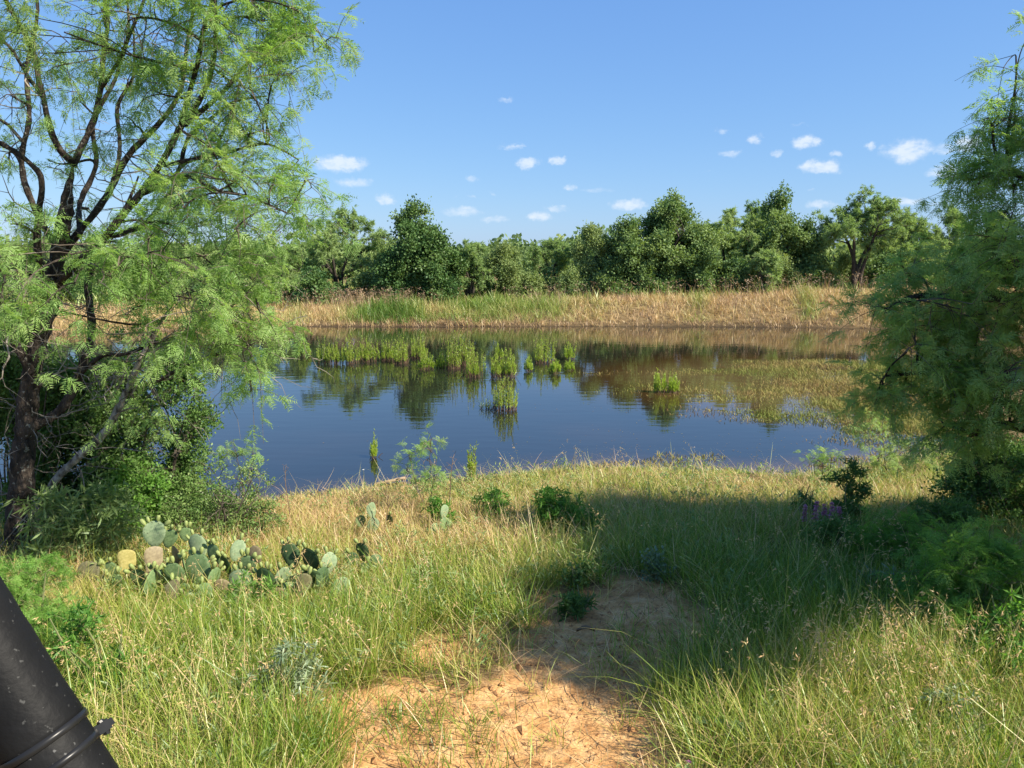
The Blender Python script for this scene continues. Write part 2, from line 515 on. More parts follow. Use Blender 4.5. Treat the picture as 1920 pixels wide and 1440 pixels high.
SAND = [(1185, 1085, .16), (1205, 1140, .34), (1110, 1220, .78), (1050, 1310, .76), (1000, 1400, .78), (960, 1560, .85)]
_sp = [ground_px(a, b)[:2].tolist() + [c] for a, b, c in SAND]
_sp += [[.1, 1.6, 1.1], [.0, .2, 1.2]]
SANDP = smooth_line(np.array(_sp), 40)
SPOTS = [(*ground_px(1285, 985)[:2], .30), (*ground_px(1310, 940)[:2], .22), (*ground_px(880, 1225)[:2], .55), (*ground_px(800, 1300)[:2], .5)]


def sand_mask(x, y):
    m = np.full(np.shape(x), -9.0)
    for cx, cy, r in SANDP:
        m = np.maximum(m, 1 - np.hypot(x - cx, y - cy) / r)
    for cx, cy, r in SPOTS:
        m = np.maximum(m, (1 - np.hypot(x - cx, y - cy) / r) * .6)
    m = m + (fbm(x, y, .6, 31, 4) - .5) * 1.7
    return sstep(-.12, .30, m)


def spaced(lo, hi, d0, half, grow):
    a = list(np.arange(lo, hi, d0)); s = d0; p = a[-1]; r = []
    while p < half:
        s *= grow; p += s; r.append(p)
    return a, r


ax_mid, ax_r = spaced(-4.5, 4.5, .045, 1500, 1.075)
_, ax_l = spaced(-4.5, 4.5, .045, 1500, 1.075)
GX = np.array([-v for v in ax_l[::-1]] + ax_mid + ax_r)
ay_mid, ay_r = spaced(2.0, 11.5, .045, 3000, 1.05)
GY = np.array([-60, -30, -15, -8, -4, -2, -.8, 0, .5, .9, 1.2, 1.5, 1.75] + ay_mid + ay_r)


def build_ground():
    X, Y = np.meshgrid(GX, GY)
    SD = sdf(X, Y)
    Z = height(X, Y, SD)
    near = (np.abs(X) < 5) & (Y > 1.5) & (Y < 12)
    sm = np.where(near, sand_mask(X, Y), 0)
    rough = (fbm(X, Y, .16, 41, 3) - .5) * .055 + (fbm(X, Y, .5, 44, 2) - .5) * .06
    Z = Z + np.where(near & (SD > .1), rough * (.35 + .65 * sm) - .03 * sm, 0)
    n, k = Y.shape
    idx = np.arange(n * k).reshape(n, k)
    q = np.stack([idx[:-1, :-1], idx[:-1, 1:], idx[1:, 1:], idx[1:, :-1]], -1).reshape(-1, 4)
    a = Acc(); a.add(np.stack([X, Y, Z], -1).reshape(-1, 3), quads=q)
    m = bpy.data.materials.new('earth'); m.use_nodes = True
    N, L = m.node_tree.nodes, m.node_tree.links
    b = N['Principled BSDF']; b.inputs['Roughness'].default_value = .95; b.inputs['Specular IOR Level'].default_value = .1
    tc = N.new('ShaderNodeTexCoord')

    def noise(s, d=5):
        z = N.new('ShaderNodeTexNoise'); z.inputs['Scale'].default_value = s; z.inputs['Detail'].default_value = d
        L.new(tc.outputs['Object'], z.inputs['Vector']); return z.outputs[0]
    sand = ramp(N, [(.3, (.36, .18, .068)), (.5, (.56, .31, .125)), (.7, (.66, .41, .19))]); L.new(noise(9, 8), sand.inputs[0])
    soil = ramp(N, [(.3, (.10, .065, .032)), (.5, (.20, .14, .065)), (.72, (.30, .22, .11))]); L.new(noise(5, 8), soil.inputs[0])
    fine = ramp(N, [(.35, (.55, .55, .55)), (.6, (1, 1, 1))]); L.new(noise(70, 4), fine.inputs[0])
    aS = N.new('ShaderNodeAttribute'); aS.attribute_name = 'sand'
    aW = N.new('ShaderNodeAttribute'); aW.attribute_name = 'wet'
    mx = N.new('ShaderNodeMix'); mx.data_type = 'RGBA'
    L.new(aS.outputs['Fac'], mx.inputs['Factor']); L.new(soil.outputs[0], mx.inputs['A']); L.new(sand.outputs[0], mx.inputs['B'])
    m2 = N.new('ShaderNodeMix'); m2.data_type = 'RGBA'; m2.blend_type = 'MULTIPLY'; m2.inputs['Factor'].default_value = .6
    L.new(mx.outputs['Result'], m2.inputs['A']); L.new(fine.outputs[0], m2.inputs['B'])
    m3 = N.new('ShaderNodeMix'); m3.data_type = 'RGBA'
    L.new(aW.outputs['Fac'], m3.inputs['Factor']); L.new(m2.outputs['Result'], m3.inputs['A']); m3.inputs['B'].default_value = (.055, .038, .022, 1)
    L.new(m3.outputs['Result'], b.inputs['Base Color'])
    bp = N.new('ShaderNodeBump'); bp.inputs['Strength'].default_value = .7; bp.inputs['Distance'].default_value = .022
    L.new(noise(38, 7), bp.inputs['Height']); L.new(bp.outputs[0], b.inputs['Normal'])
    me = a.mesh('ground', m, smooth=True)
    for nm, val in (('sand', sm), ('wet', 1 - sstep(.0, .55, SD))):
        t = me.attributes.new(nm, 'FLOAT', 'POINT'); t.data.foreach_set('value', val.ravel().astype(np.float32))
    tag(link('ground', me), kind='structure')


build_ground()


def build_water():
    x0, x1, y0, y1 = _S[:, 0].min() - .4, _S[:, 0].max() + .4, _S[:, 1].min() - .4, _S[:, 1].max() + .4
    xs, ys = np.linspace(x0, x1, 90), np.linspace(y0, y1, 90)
    X, Y = np.meshgrid(xs, ys)
    idx = np.arange(8100).reshape(90, 90)
    q = np.stack([idx[:-1, :-1], idx[:-1, 1:], idx[1:, 1:], idx[1:, :-1]], -1).reshape(-1, 4)
    a = Acc(); a.add(np.stack([X, Y, 0 * X], -1).reshape(-1, 3), quads=q)
    m = bpy.data.materials.new('pond_water'); m.use_nodes = True
    N, L = m.node_tree.nodes, m.node_tree.links
    b = N['Principled BSDF']
    b.inputs['Roughness'].default_value = .025; b.inputs['IOR'].default_value = 1.58
    tc = N.new('ShaderNodeTexCoord')
    n0 = N.new('ShaderNodeTexNoise'); n0.inputs['Scale'].default_value = .22; n0.inputs['Detail'].default_value = 4
    L.new(tc.outputs['Object'], n0.inputs['Vector'])
    aD = N.new('ShaderNodeAttribute'); aD.attribute_name = 'shallow'
    ad = N.new('ShaderNodeMath'); ad.operation = 'MULTIPLY_ADD'; ad.inputs[1].default_value = .5; 
    L.new(n0.outputs[0], ad.inputs[0]); L.new(aD.outputs['Fac'], ad.inputs[2])
    r = ramp(N, [(.25, (.012, .013, .010)), (.6, (.050, .028, .010)), (1.0, (.12, .085, .038))]); L.new(ad.outputs[0], r.inputs[0])
    L.new(r.outputs[0], b.inputs['Base Color'])
    mp = N.new('ShaderNodeMapping'); mp.inputs['Scale'].default_value = (.55, 1.5, 1)
    L.new(tc.outputs['Object'], mp.inputs['Vector'])
    n1 = N.new('ShaderNodeTexNoise'); n1.inputs['Scale'].default_value = 2.6; n1.inputs['Detail'].default_value = 3; n1.inputs['Roughness'].default_value = .45
    L.new(mp.outputs[0], n1.inputs['Vector'])
    bp = N.new('ShaderNodeBump'); bp.inputs['Strength'].default_value = .045; bp.inputs['Distance'].default_value = .05
    L.new(n1.outputs[0], bp.inputs['Height']); L.new(bp.outputs[0], b.inputs['Normal'])
    me = a.mesh('water', m, smooth=True)
    SD = sdf(X, Y)
    sh = (1 - sstep(0, 1.2, -SD)) * (.22 + .33 * sstep(0, 4, X)) * (Y < 20)
    mat_c = atz(1480, 712)
    sh = np.maximum(sh, .62 * (1 - sstep(.5, 1.3, np.hypot((X - mat_c[0]) / 5.2, (Y - mat_c[1]) / 5.0))))
    t = me.attributes.new('shallow', 'FLOAT', 'POINT'); t.data.foreach_set('value', sh.ravel().astype(np.float32))
    tag(link('water', me), kind='structure')


build_water()

# ------------------------------------------------------------------ leaf templates
def frond(rng, npairs=10, L=.095, leaf=.034, w=.0062):
    """two feathery pinnae on a short stalk; x outward, z up"""
    V, T = [], []

    def tri(a, b, c):
        k = len(V); V.extend([a, b, c]); T.append((k, k + 1, k + 2))
    pet = .025
    tri((0, -.0014, 0), (0, .0014, 0), (pet, 0, 0))
    for s in (-1, 1):
        yaw = s * rng.uniform(.3, .65)
        c, sn = math.cos(yaw), math.sin(yaw)
        dr = rng.uniform(.25, .6)

        def P(t):
            return np.array([pet + c * L * t, sn * L * t, -dr * L * t * t])
        tri(P(0) + (0, 0, .0011), P(0) - (0, 0, .0011), P(1))
        for i in range(npairs):
            t = (i + .6) / npairs
            p = P(t); al = leaf * (.75 + .5 * math.sin(math.pi * min(1, t * .9 + .1))) * rng.uniform(.85, 1.1)
            for q in (-1, 1):
                a = yaw + q * rng.uniform(.85, 1.25)
                d = np.array([math.cos(a), math.sin(a), rng.uniform(-.55, .05)]); d /= np.linalg.norm(d)
                side = np.array([-d[1], d[0], 0]) * w * .5
                mid = p + d * al * .45
                tri(mid - side + (0, 0, rng.uniform(-.5, .5) * w), p + d * al, mid + side) if False else None
                k = len(V); V.extend([p, mid - side, p + d * al, mid + side]); T.extend([(k, k + 1, k + 2), (k, k + 2, k + 3)])
    return np.array(V), np.array(T)


def frond_light(rng, npairs=8, L=.095, leaf=.036, w=.008):
    """as frond, with one triangle per leaflet"""
    V, T = [], []
    pet = .025

    def tri(a, b, c):
        k = len(V); V.extend([a, b, c]); T.append((k, k + 1, k + 2))
    tri((0, -.0014, 0), (0, .0014, 0), (pet, 0, 0))
    for s in (-1, 1):
        yaw = s * rng.uniform(.3, .65); c, sn = math.cos(yaw), math.sin(yaw); dr = rng.uniform(.25, .6)

        def P(t):
            return np.array([pet + c * L * t, sn * L * t, -dr * L * t * t])
        tri(P(0) + (0, 0, .0011), P(0) - (0, 0, .0011), P(1))
        for i in range(npairs):
            t = (i + .6) / npairs; p = P(t)
            al = leaf * (.75 + .5 * math.sin(math.pi * min(1, t * .9 + .1))) * rng.uniform(.85, 1.1)
            for q in (-1, 1):
                a = yaw + q * rng.uniform(.85, 1.25)
                d = np.array([math.cos(a), math.sin(a), rng.uniform(-.6, .05)]); d /= np.linalg.norm(d)
                side = np.array([-d[1], d[0], rng.uniform(-.4, .4)]) * w * .5
                tri(p + d * al * .15 - side, p + d * al * .15 + side, p + d * al)
    return np.array(V), np.array(T)


def wisp(rng, n=7, L=.17, w=.035):
    """a tuft of thin hanging leaves, for mesquite seen from far"""
    V, T = [], []
    for i in range(n):
        a = rng.uniform(-1.5, 1.5); e = rng.uniform(-.9, .35)
        d = np.array([math.cos(a) * math.cos(e), math.sin(a) * math.cos(e), math.sin(e)])
        p = np.array([rng.uniform(0, .12), rng.uniform(-.05, .05), rng.uniform(-.05, .05)])
        s = norm(np.cross(d, unit(rng, 1)[0])) * w * .5
        k = len(V); V.extend([p - s, p + s, p + d * L * rng.uniform(.7, 1.2)]); T.append((k, k + 1, k + 2))
    return np.array(V), np.array(T)


def rosette(rng, n=6, L=.09, w=.055, spread=.09, fold=.0):
    """a spray of short oval leaves (four-cornered, pointed)"""
    V, T = [], []
    for i in range(n):
        d = norm(rng.normal(size=3) + (0.5, 0, 0.1)); p = rng.normal(size=3) * spread * .5
        s = norm(np.cross(d, rng.normal(size=3))) * w * .5
        l = L * rng.uniform(.7, 1.2); m_ = p + d * l * .5
        k = len(V); V.extend([p, m_ - s, p + d * l, m_ + s]); T.extend([(k, k + 1, k + 2), (k, k + 2, k + 3)])
    return np.array(V), np.array(T)


RT = rng_(7)
FROND = [frond(RT) for _ in range(4)]
FROND_L = [frond_light(RT) for _ in range(4)]
WISP = [wisp(RT, 10, .16, .036) for _ in range(6)]
ROS_FAR = [rosette(RT, 9, .13, .085, .26) for _ in range(6)]
ROS_GREY = [rosette(RT, 9, .12, .06, .26) for _ in range(6)]
ROS_NEAR = [rosette(RT, 6, .034, .018, .05) for _ in range(6)]


def bez(p0, p1, p2, p3, K):
    t = np.linspace(0, 1, K)[None, :, None]
    p0, p1, p2, p3 = [np.asarray(p)[:, None, :] for p in (p0, p1, p2, p3)]
    return (1 - t) ** 3 * p0 + 3 * (1 - t) ** 2 * t * p1 + 3 * (1 - t) * t * t * p2 + t ** 3 * p3


def grow(rng, nodes, nrad, blobs, leaf, acc_b, acc_t, acc_l, subs=8, sprigs=5, fronds=6, slen=(.2, .42), lsc=(.9, 1.3),
         droop=.5, br=.016, tw=.0035, jit=.12, sides=(5, 3), blobtint=.5, base_tint=None, lift=.12):
    """from limb nodes, a branch to each leaf mass, sub-branches inside it, leafy sprigs on those"""
    nodes, nrad = np.asarray(nodes, float), np.asarray(nrad, float)
    for bi, bl in enumerate(blobs):
        c, r = np.asarray(bl[:3], float), bl[3]
        dens = bl[4] if len(bl) > 4 else 1.0
        fs = bl[5] if len(bl) > 5 else 1.0
        cost = np.linalg.norm(nodes - c, axis=1) + .8 * np.maximum(0, nodes[:, 2] - c[2] + .05)
        j = int(np.argmin(cost)); q = nodes[j]
        Ld = np.linalg.norm(c - q)
        p1 = q + (c - q) * .33 + rng.normal(size=3) * jit * Ld + np.array([0, 0, lift * Ld])
        p2 = q + (c - q) * .7 + rng.normal(size=3) * jit * Ld + np.array([0, 0, lift * .6 * Ld])
        B = bez([q], [p1], [p2], [c], 9)
        r0 = min(nrad[j] * .75, br * (.6 + .5 * Ld))
        tubes(acc_b, B, np.linspace(r0, tw * 1.6, 9)[None], sides[0])
        ns = max(2, int(subs * dens))
        S = c + ball(rng, ns) * r * np.array([1, 1, .85])
        k0 = rng.integers(4, 9, ns)
        q0 = B[0, k0]
        d0 = np.linalg.norm(S - q0, axis=1, keepdims=True)
        P = bez(q0, q0 + (S - q0) * .35 + rng.normal(size=(ns, 3)) * .1 * d0 + [0, 0, .05], q0 + (S - q0) * .7 + rng.normal(size=(ns, 3)) * .1 * d0 + [0, 0, .04], S, 6)
        tubes(acc_t, P, np.broadcast_to(np.linspace(tw * 1.7, tw * .9, 6), (ns, 6)), sides[1])
        n2 = ns * sprigs
        src = np.repeat(np.arange(ns), sprigs)
        st = P[src, rng.integers(2, 6, n2)]
        out = norm(st - c + rng.normal(size=(n2, 3)) * .2 * r)
        d = norm(out * .7 + unit(rng, n2) * .9 + [0, 0, .15])
        l = rng.uniform(*slen, n2)[:, None]
        e = st + d * l - np.stack([0 * l[:, 0], 0 * l[:, 0], droop * l[:, 0] * rng.uniform(.3, 1.1, n2)], -1)
        m1 = st + d * l * .4; m2 = st + d * l * .75 - [0, 0, 1] * (droop * .35 * l)
        W = bez(st, m1, m2, e, 5)
        tubes(acc_t, W, np.broadcast_to(np.linspace(tw * .8, tw * .35, 5), (n2, 5)), 3)
        n3 = n2 * fronds
        s3 = np.repeat(np.arange(n2), fronds)
        t = rng.uniform(.15, 1, n3) * 3.999
        i = t.astype(int); f = (t - i)[:, None]
        pos = W[s3, i] * (1 - f) + W[s3, i + 1] * f
        tg = norm(W[s3, i + 1] - W[s3, i])
        dd = norm(tg * .55 + unit(rng, n3) * .95 + [0, 0, -.25 * droop])
        fr = frames(dd, rng.normal(size=n3) * .6)
        bt = (blobtint if base_tint is None else base_tint) + rng.normal() * .12
        tint = bt + rng.normal(size=n3) * .13
        var = rng.integers(0, len(leaf), n3)
        scl = rng.uniform(*lsc, n3) * fs
        for v in range(len(leaf)):
            m_ = var == v
            scatter(acc_l, leaf[v][0], leaf[v][1], None, pos[m_], fr[m_], scl[m_], tint[m_])


def limb_nodes(limbs, step=.12):
    P, R = [], []
    for pts, rad in limbs:
        n = max(4, int(np.linalg.norm(np.diff(pts, axis=0), axis=1).sum() / step))
        P.append(smooth_line(pts, n)); R.append(np.interp(np.linspace(0, 1, n), np.linspace(0, 1, len(rad)), rad))
    return np.vstack(P), np.concatenate(R), P, R


def build_limbs(root, loc, P, R, mats, rng, sides=12, lump=.10, name0='trunk', name='limb'):
    for k, (p, r) in enumerate(zip(P, R)):
        n = max(len(p) * 2, 8)
        p2 = smooth_line(p, n)
        r2 = np.interp(np.linspace(0, 1, n), np.linspace(0, 1, len(r)), r)
        r2 = r2 * (1 + lump * rng.normal(size=n) * .6)
        p2 = p2 + rng.normal(size=p2.shape) * r2[:, None] * .08
        a = Acc(); tubes(a, p2[None], r2[None], sides)
        v = a.v[0]
        o = rng.normal(size=(n, sides)) * .09
        v3 = v.reshape(n, sides, 3); cen = p2[:, None, :]
        a.v[0] = (cen + (v3 - cen) * (1 + o[..., None])).reshape(-1, 3)
        link(name0 if k == 0 else name, a.mesh(name0 if k == 0 else name, mats[k] if isinstance(mats, list) else mats, loc, smooth=True), root)


def bare_twigs(rng, nodes, nrad, n, acc, L=(.25, .8), region=None, r=.006, side=None):
    """leafless crooked twigs with their own forks"""
    idx = rng.choice(len(nodes), n)
    q = nodes[idx]
    d = norm(unit(rng, n) + [0, 0, .15] + (0 if side is None else np.asarray(side)))
    l = rng.uniform(*L, n)[:, None]
    P = [q]
    for k in range(6):
        d = norm(d + rng.normal(size=(n, 3)) * .33)
        P.append(P[-1] + d * l / 6)
    P = np.stack(P, 1)
    rr = r * rng.uniform(.6, 1.5, n)[:, None] * np.linspace(1, .3, 7)[None]
    tubes(acc, P, rr, 4)
    for _ in range(3):
        k = rng.integers(1, 6, n); q2 = P[np.arange(n), k]
        d = norm(unit(rng, n) * .8 + norm(P[:, -1] - P[:, 0]))
        l2 = l * rng.uniform(.25, .55, n)[:, None]
        Q = [q2]
        for k in range(4):
            d = norm(d + rng.normal(size=(n, 3)) * .35); Q.append(Q[-1] + d * l2 / 4)
        tubes(acc, np.stack(Q, 1), r * .5 * np.linspace(1, .35, 5)[None] * np.ones((n, 1)), 3)


# ------------------------------------------------------------------ the big mesquite on the left
def big_left():
    rng = rng_(11)
    base = ground_px(30, 1045)
    D = base[1]
    root = thing('mesquite_tree', 'big lacy mesquite with several dark leaning stems rising beside the prickly pears', 'tree', base)

    def L(pts, r):
        return (np.array([at(x, y, D + dy) if k or len(p3) else 0 for k, (x, y, dy, *p3) in enumerate([(*p, 1) for p in pts])]), r)
    limbs = [
        L([(28, 1062, 0), (34, 960, 0), (46, 850, .02), (52, 760, .04), (66, 660, .06), (92, 570, .05), (108, 480, .05), (122, 400, .02), (138, 305, 0)], [.165, .135, .13, .125, .11, .10, .09, .08, .068]),
        L([(138, 305, 0), (104, 268, -.1), (80, 180, -.15), (62, 100, -.2), (36, 45, -.3), (0, -20, -.4), (-40, -110, -.5)], [.06, .058, .052, .046, .04, .034, .026]),
        L([(136, 310, 0), (172, 235, .15), (189, 165, .2), (194, 100, .25), (202, 40, .3), (190, -40, .35), (200, -140, .3)], [.06, .055, .05, .045, .04, .034, .025]),
        L([(104, 500, .05), (140, 445, .15), (196, 375, .25), (238, 296, .3), (290, 240, .3), (335, 178, .35), (350, 90, .4), (365, 0, .4), (372, -80, .4)], [.07, .068, .06, .055, .048, .042, .036, .03, .022]),
        L([(100, 540, .05), (150, 490, -.12), (196, 446, -.2), (262, 365, -.25), (300, 310, -.3), (338, 240, -.3), (372, 192, -.3), (398, 130, -.35), (404, 50, -.4), (400, -60, -.4)], [.07, .068, .066, .06, .056, .052, .046, .038, .032, .022]),
        L([(84, 560, 0), (70, 470, -.3), (72, 400, -.4), (78, 335, -.45), (44, 296, -.5), (0, 268, -.55), (-70, 240, -.6)], [.07, .062, .056, .05, .045, .04, .03]),
        L([(58, 800, 0), (112, 770, .15), (150, 700, .2), (172, 620, .25), (165, 540, .3), (185, 460, .4), (230, 400, .5), (260, 330, .6)], [.075, .07, .062, .058, .052, .045, .036, .026]),
        L([(58, 975, 0), (100, 905, -.08), (150, 855, -.12), (196, 812, -.15), (232, 745, -.15), (262, 680, -.2), (292, 620, -.25), (330, 560, -.3)], [.05, .055, .062, .058, .048, .038, .028, .018]),
        L([(146, 708, .19), (190, 668, .05), (236, 664, -.1), (290, 642, -.15), (345, 628, -.2), (392, 598, -.2), (455, 562, -.2)], [.045, .04, .036, .033, .028, .022, .014]),
        L([(240, 735, -.15), (300, 712, -.2), (340, 690, -.25), (395, 668, -.3), (440, 655, -.35), (490, 640, -.4)], [.03, .028, .024, .02, .016, .010]),
        L([(60, 700, 0), (20, 620, -.1), (0, 560, -.2), (-50, 480, -.3), (-80, 380, -.4)], [.07, .06, .05, .04, .03]),
        L([(300, 310, -.3), (360, 300, -.35), (430, 285, -.4), (500, 270, -.4), (560, 300, -.4)], [.03, .026, .02, .016, .009]),
        L([(345, 235, -.3), (420, 170, -.1), (470, 110, 0), (520, 65, .05), (580, 68, .1), (620, 95, .1)], [.034, .03, .026, .022, .016, .008]),
        L([(262, 365, -.25), (340, 330, -.5), (400, 355, -.6), (470, 370, -.7), (540, 400, -.7)], [.028, .024, .02, .016, .009]),
    ]
    limbs += [
        L([(110, 470, .05), (60, 380, .2), (40, 300, .3), (55, 220, .4), (50, 130, .5), (70, 30, .5), (60, -60, .5)], [.045, .042, .038, .034, .03, .026, .02]),
        L([(150, 440, .1), (150, 380, .5), (180, 310, .7), (175, 230, .8), (215, 150, .9), (240, 60, .9), (235, -40, .9)], [.04, .038, .036, .032, .028, .022, .016]),
        L([(196, 375, .25), (215, 330, .6), (225, 270, .7), (220, 200, .8), (250, 140, .8), (250, 40, .8)], [.035, .033, .03, .027, .022, .015]),
        L([(196, 446, -.2), (270, 420, .1), (330, 350, .3), (390, 300, .4), (430, 220, .4), (450, 150, .4)], [.036, .034, .03, .026, .02, .012]),
        L([(262, 365, -.25), (330, 330, .1), (352, 260, .2), (398, 220, .2), (440, 190, .2), (500, 180, .2)], [.034, .03, .026, .022, .018, .010]),
        L([(338, 240, -.3), (372, 110, -.5), (380, 60, -.6), (398, 0, -.6), (402, -80, -.6)], [.032, .03, .026, .022, .016]),
        L([(190, 165, .2), (225, 110, .0), (245, 60, -.1), (270, 0, -.1), (285, -70, -.1)], [.03, .027, .023, .018, .013]),
        L([(80, 180, -.15), (50, 140, 0), (20, 90, .1), (-20, 60, .2), (-60, 20, .2)], [.028, .025, .022, .018, .012])]
    for k, (pts, rad) in enumerate(limbs):
        f = .72 if k == 0 else (.58 if k in (6, 7, 10) else (.44 if k < 9 else .6))
        rad = [r * f for r in rad]
        limbs[k] = (pts, rad[:-1] + [min(rad[-1], .007)])
    N_, R_, P, R = limb_nodes(limbs)
    build_limbs(root, base, P, R, [M['palebark'] if k == 7 else M['bark'] for k in range(len(limbs))], rng)
    b_, t_, l_, dd_ = Acc(), Acc(), Acc(), Acc()
    px = [(40, 60, 6.0, .42), (20, 180, 6.5, .4), (120, 60, 5.8, .42), (150, 190, 6.7, .36), (240, 40, 6.0, .45), (320, 20, 6.4, .45), (410, 40, 6, .5), (490, 40, 6.3, .45),
          (560, 22, 6.0, .34), (588, 92, 6.2, .22), (545, 100, 6.5, .3), (460, 130, 5.8, .4), (380, 110, 6.6, .42), (290, 170, 5.7, .38), (240, 150, 6.8, .38),
          (500, 185, 6.2, .22), (432, 205, 6.4, .34), (350, 250, 5.6, .32), (420, 300, 6.8, .42), (475, 250, 6.0, .24), (540, 318, 6.2, .25), (575, 330, 6.0, .15),
          (505, 375, 5.8, .36), (420, 400, 6.5, .42), (345, 390, 5.5, .32), (525, 420, 6.6, .24), (545, 400, 6.2, .18), (300, 470, 5.4, .4), (380, 480, 6.0, .45), (455, 490, 6.3, .36),
          (220, 500, 5.2, .36), (140, 530, 5.0, .3), (80, 500, 5.0, .34), (20, 420, 5.4, .36), (10, 530, 5.6, .4), (330, 555, 5.4, .4), (415, 560, 5.8, .42),
          (470, 600, 6.0, .3), (455, 660, 5.8, .32), (497, 645, 6, .2), (400, 630, 6.2, .28), (470, 735, 5.9, .13, .7), (270, 715, 5.5, .18), (235, 590, 5.3, .26),
          (170, 400, 6.9, .34, .7), (265, 300, 7.1, .34, .7), (90, 300, 7.1, .3, .7), (20, 310, 7, .3, .7), (190, 20, 6.8, .4), (70, 130, 6.9, .35), (440, 430, 5.4, .25),
          (380, 330, 5.5, .28), (330, 110, 6.0, .35), (250, 230, 6.0, .25), (60, 600, 5.2, .25, .8), (370, 440, 7.0, .4), (300, 430, 7.0, .4), (230, 460, 7.1, .4), (100, 440, 7.2, .35),
          (440, 340, 6.2, .3), (520, 150, 6.0, .2), (590, 50, 6.3, .22), (480, 560, 5.6, .25), (350, 610, 6.4, .3)]
    def thin(b):                                     # the heart of the crown is open, its stems and the sky show through
        if b[0] < 340 and 90 < b[1] < 470:
            return .38
        if b[0] < 260 and 400 < b[1] < 640:
            return .5
        return .62 if b[0] < 400 and b[1] < 470 else .74
    blobs = [(*at(b[0], b[1], b[2] + (.7 if thin(b) < .5 else 0)), b[3] * .95, (b[4] if len(b) > 4 else 1) * thin(b) * (b[3] / .38) ** 1.7) for b in px]
    # the part of the crown above and left of the picture
    for k in range(20):
        x, y = rng.uniform(-420, -90), rng.uniform(-150, 620)
        blobs.append((*at(x, y, rng.uniform(5.6, 7.2)), .5, .8, 1.2))
    for k in range(9):
        x, y = rng.uniform(-60, 560), rng.uniform(-330, -90)
        blobs.append((*at(x, y, rng.uniform(5.6, 7)), .48, .8, 1.1))
    grow(rng, N_, R_, blobs, FROND_L, b_, t_, l_, subs=8, sprigs=4, fronds=5, droop=.6, blobtint=.55, lsc=(.8, 1.15))
    low = (N_[:, 2] < at(0, 500, D)[2])
    bare_twigs(rng, N_[low], R_[low], 150, dd_, L=(.3, .95), side=(.35, 0, 0))
    bare_twigs(rng, N_[~low], R_[~low], 120, dd_, L=(.2, .6))
    link('branches', b_.mesh('branches', M['bark'], base, smooth=True), root, 'stuff')
    link('twigs', t_.mesh('twigs', M['twig'], base), root, 'stuff')
    link('dead_twigs', dd_.mesh('dead_twigs', M['deadtwig'], base), root, 'stuff')
    link('crown', l_.mesh('crown', M['mesquite'], base), root, 'stuff')


big_left()


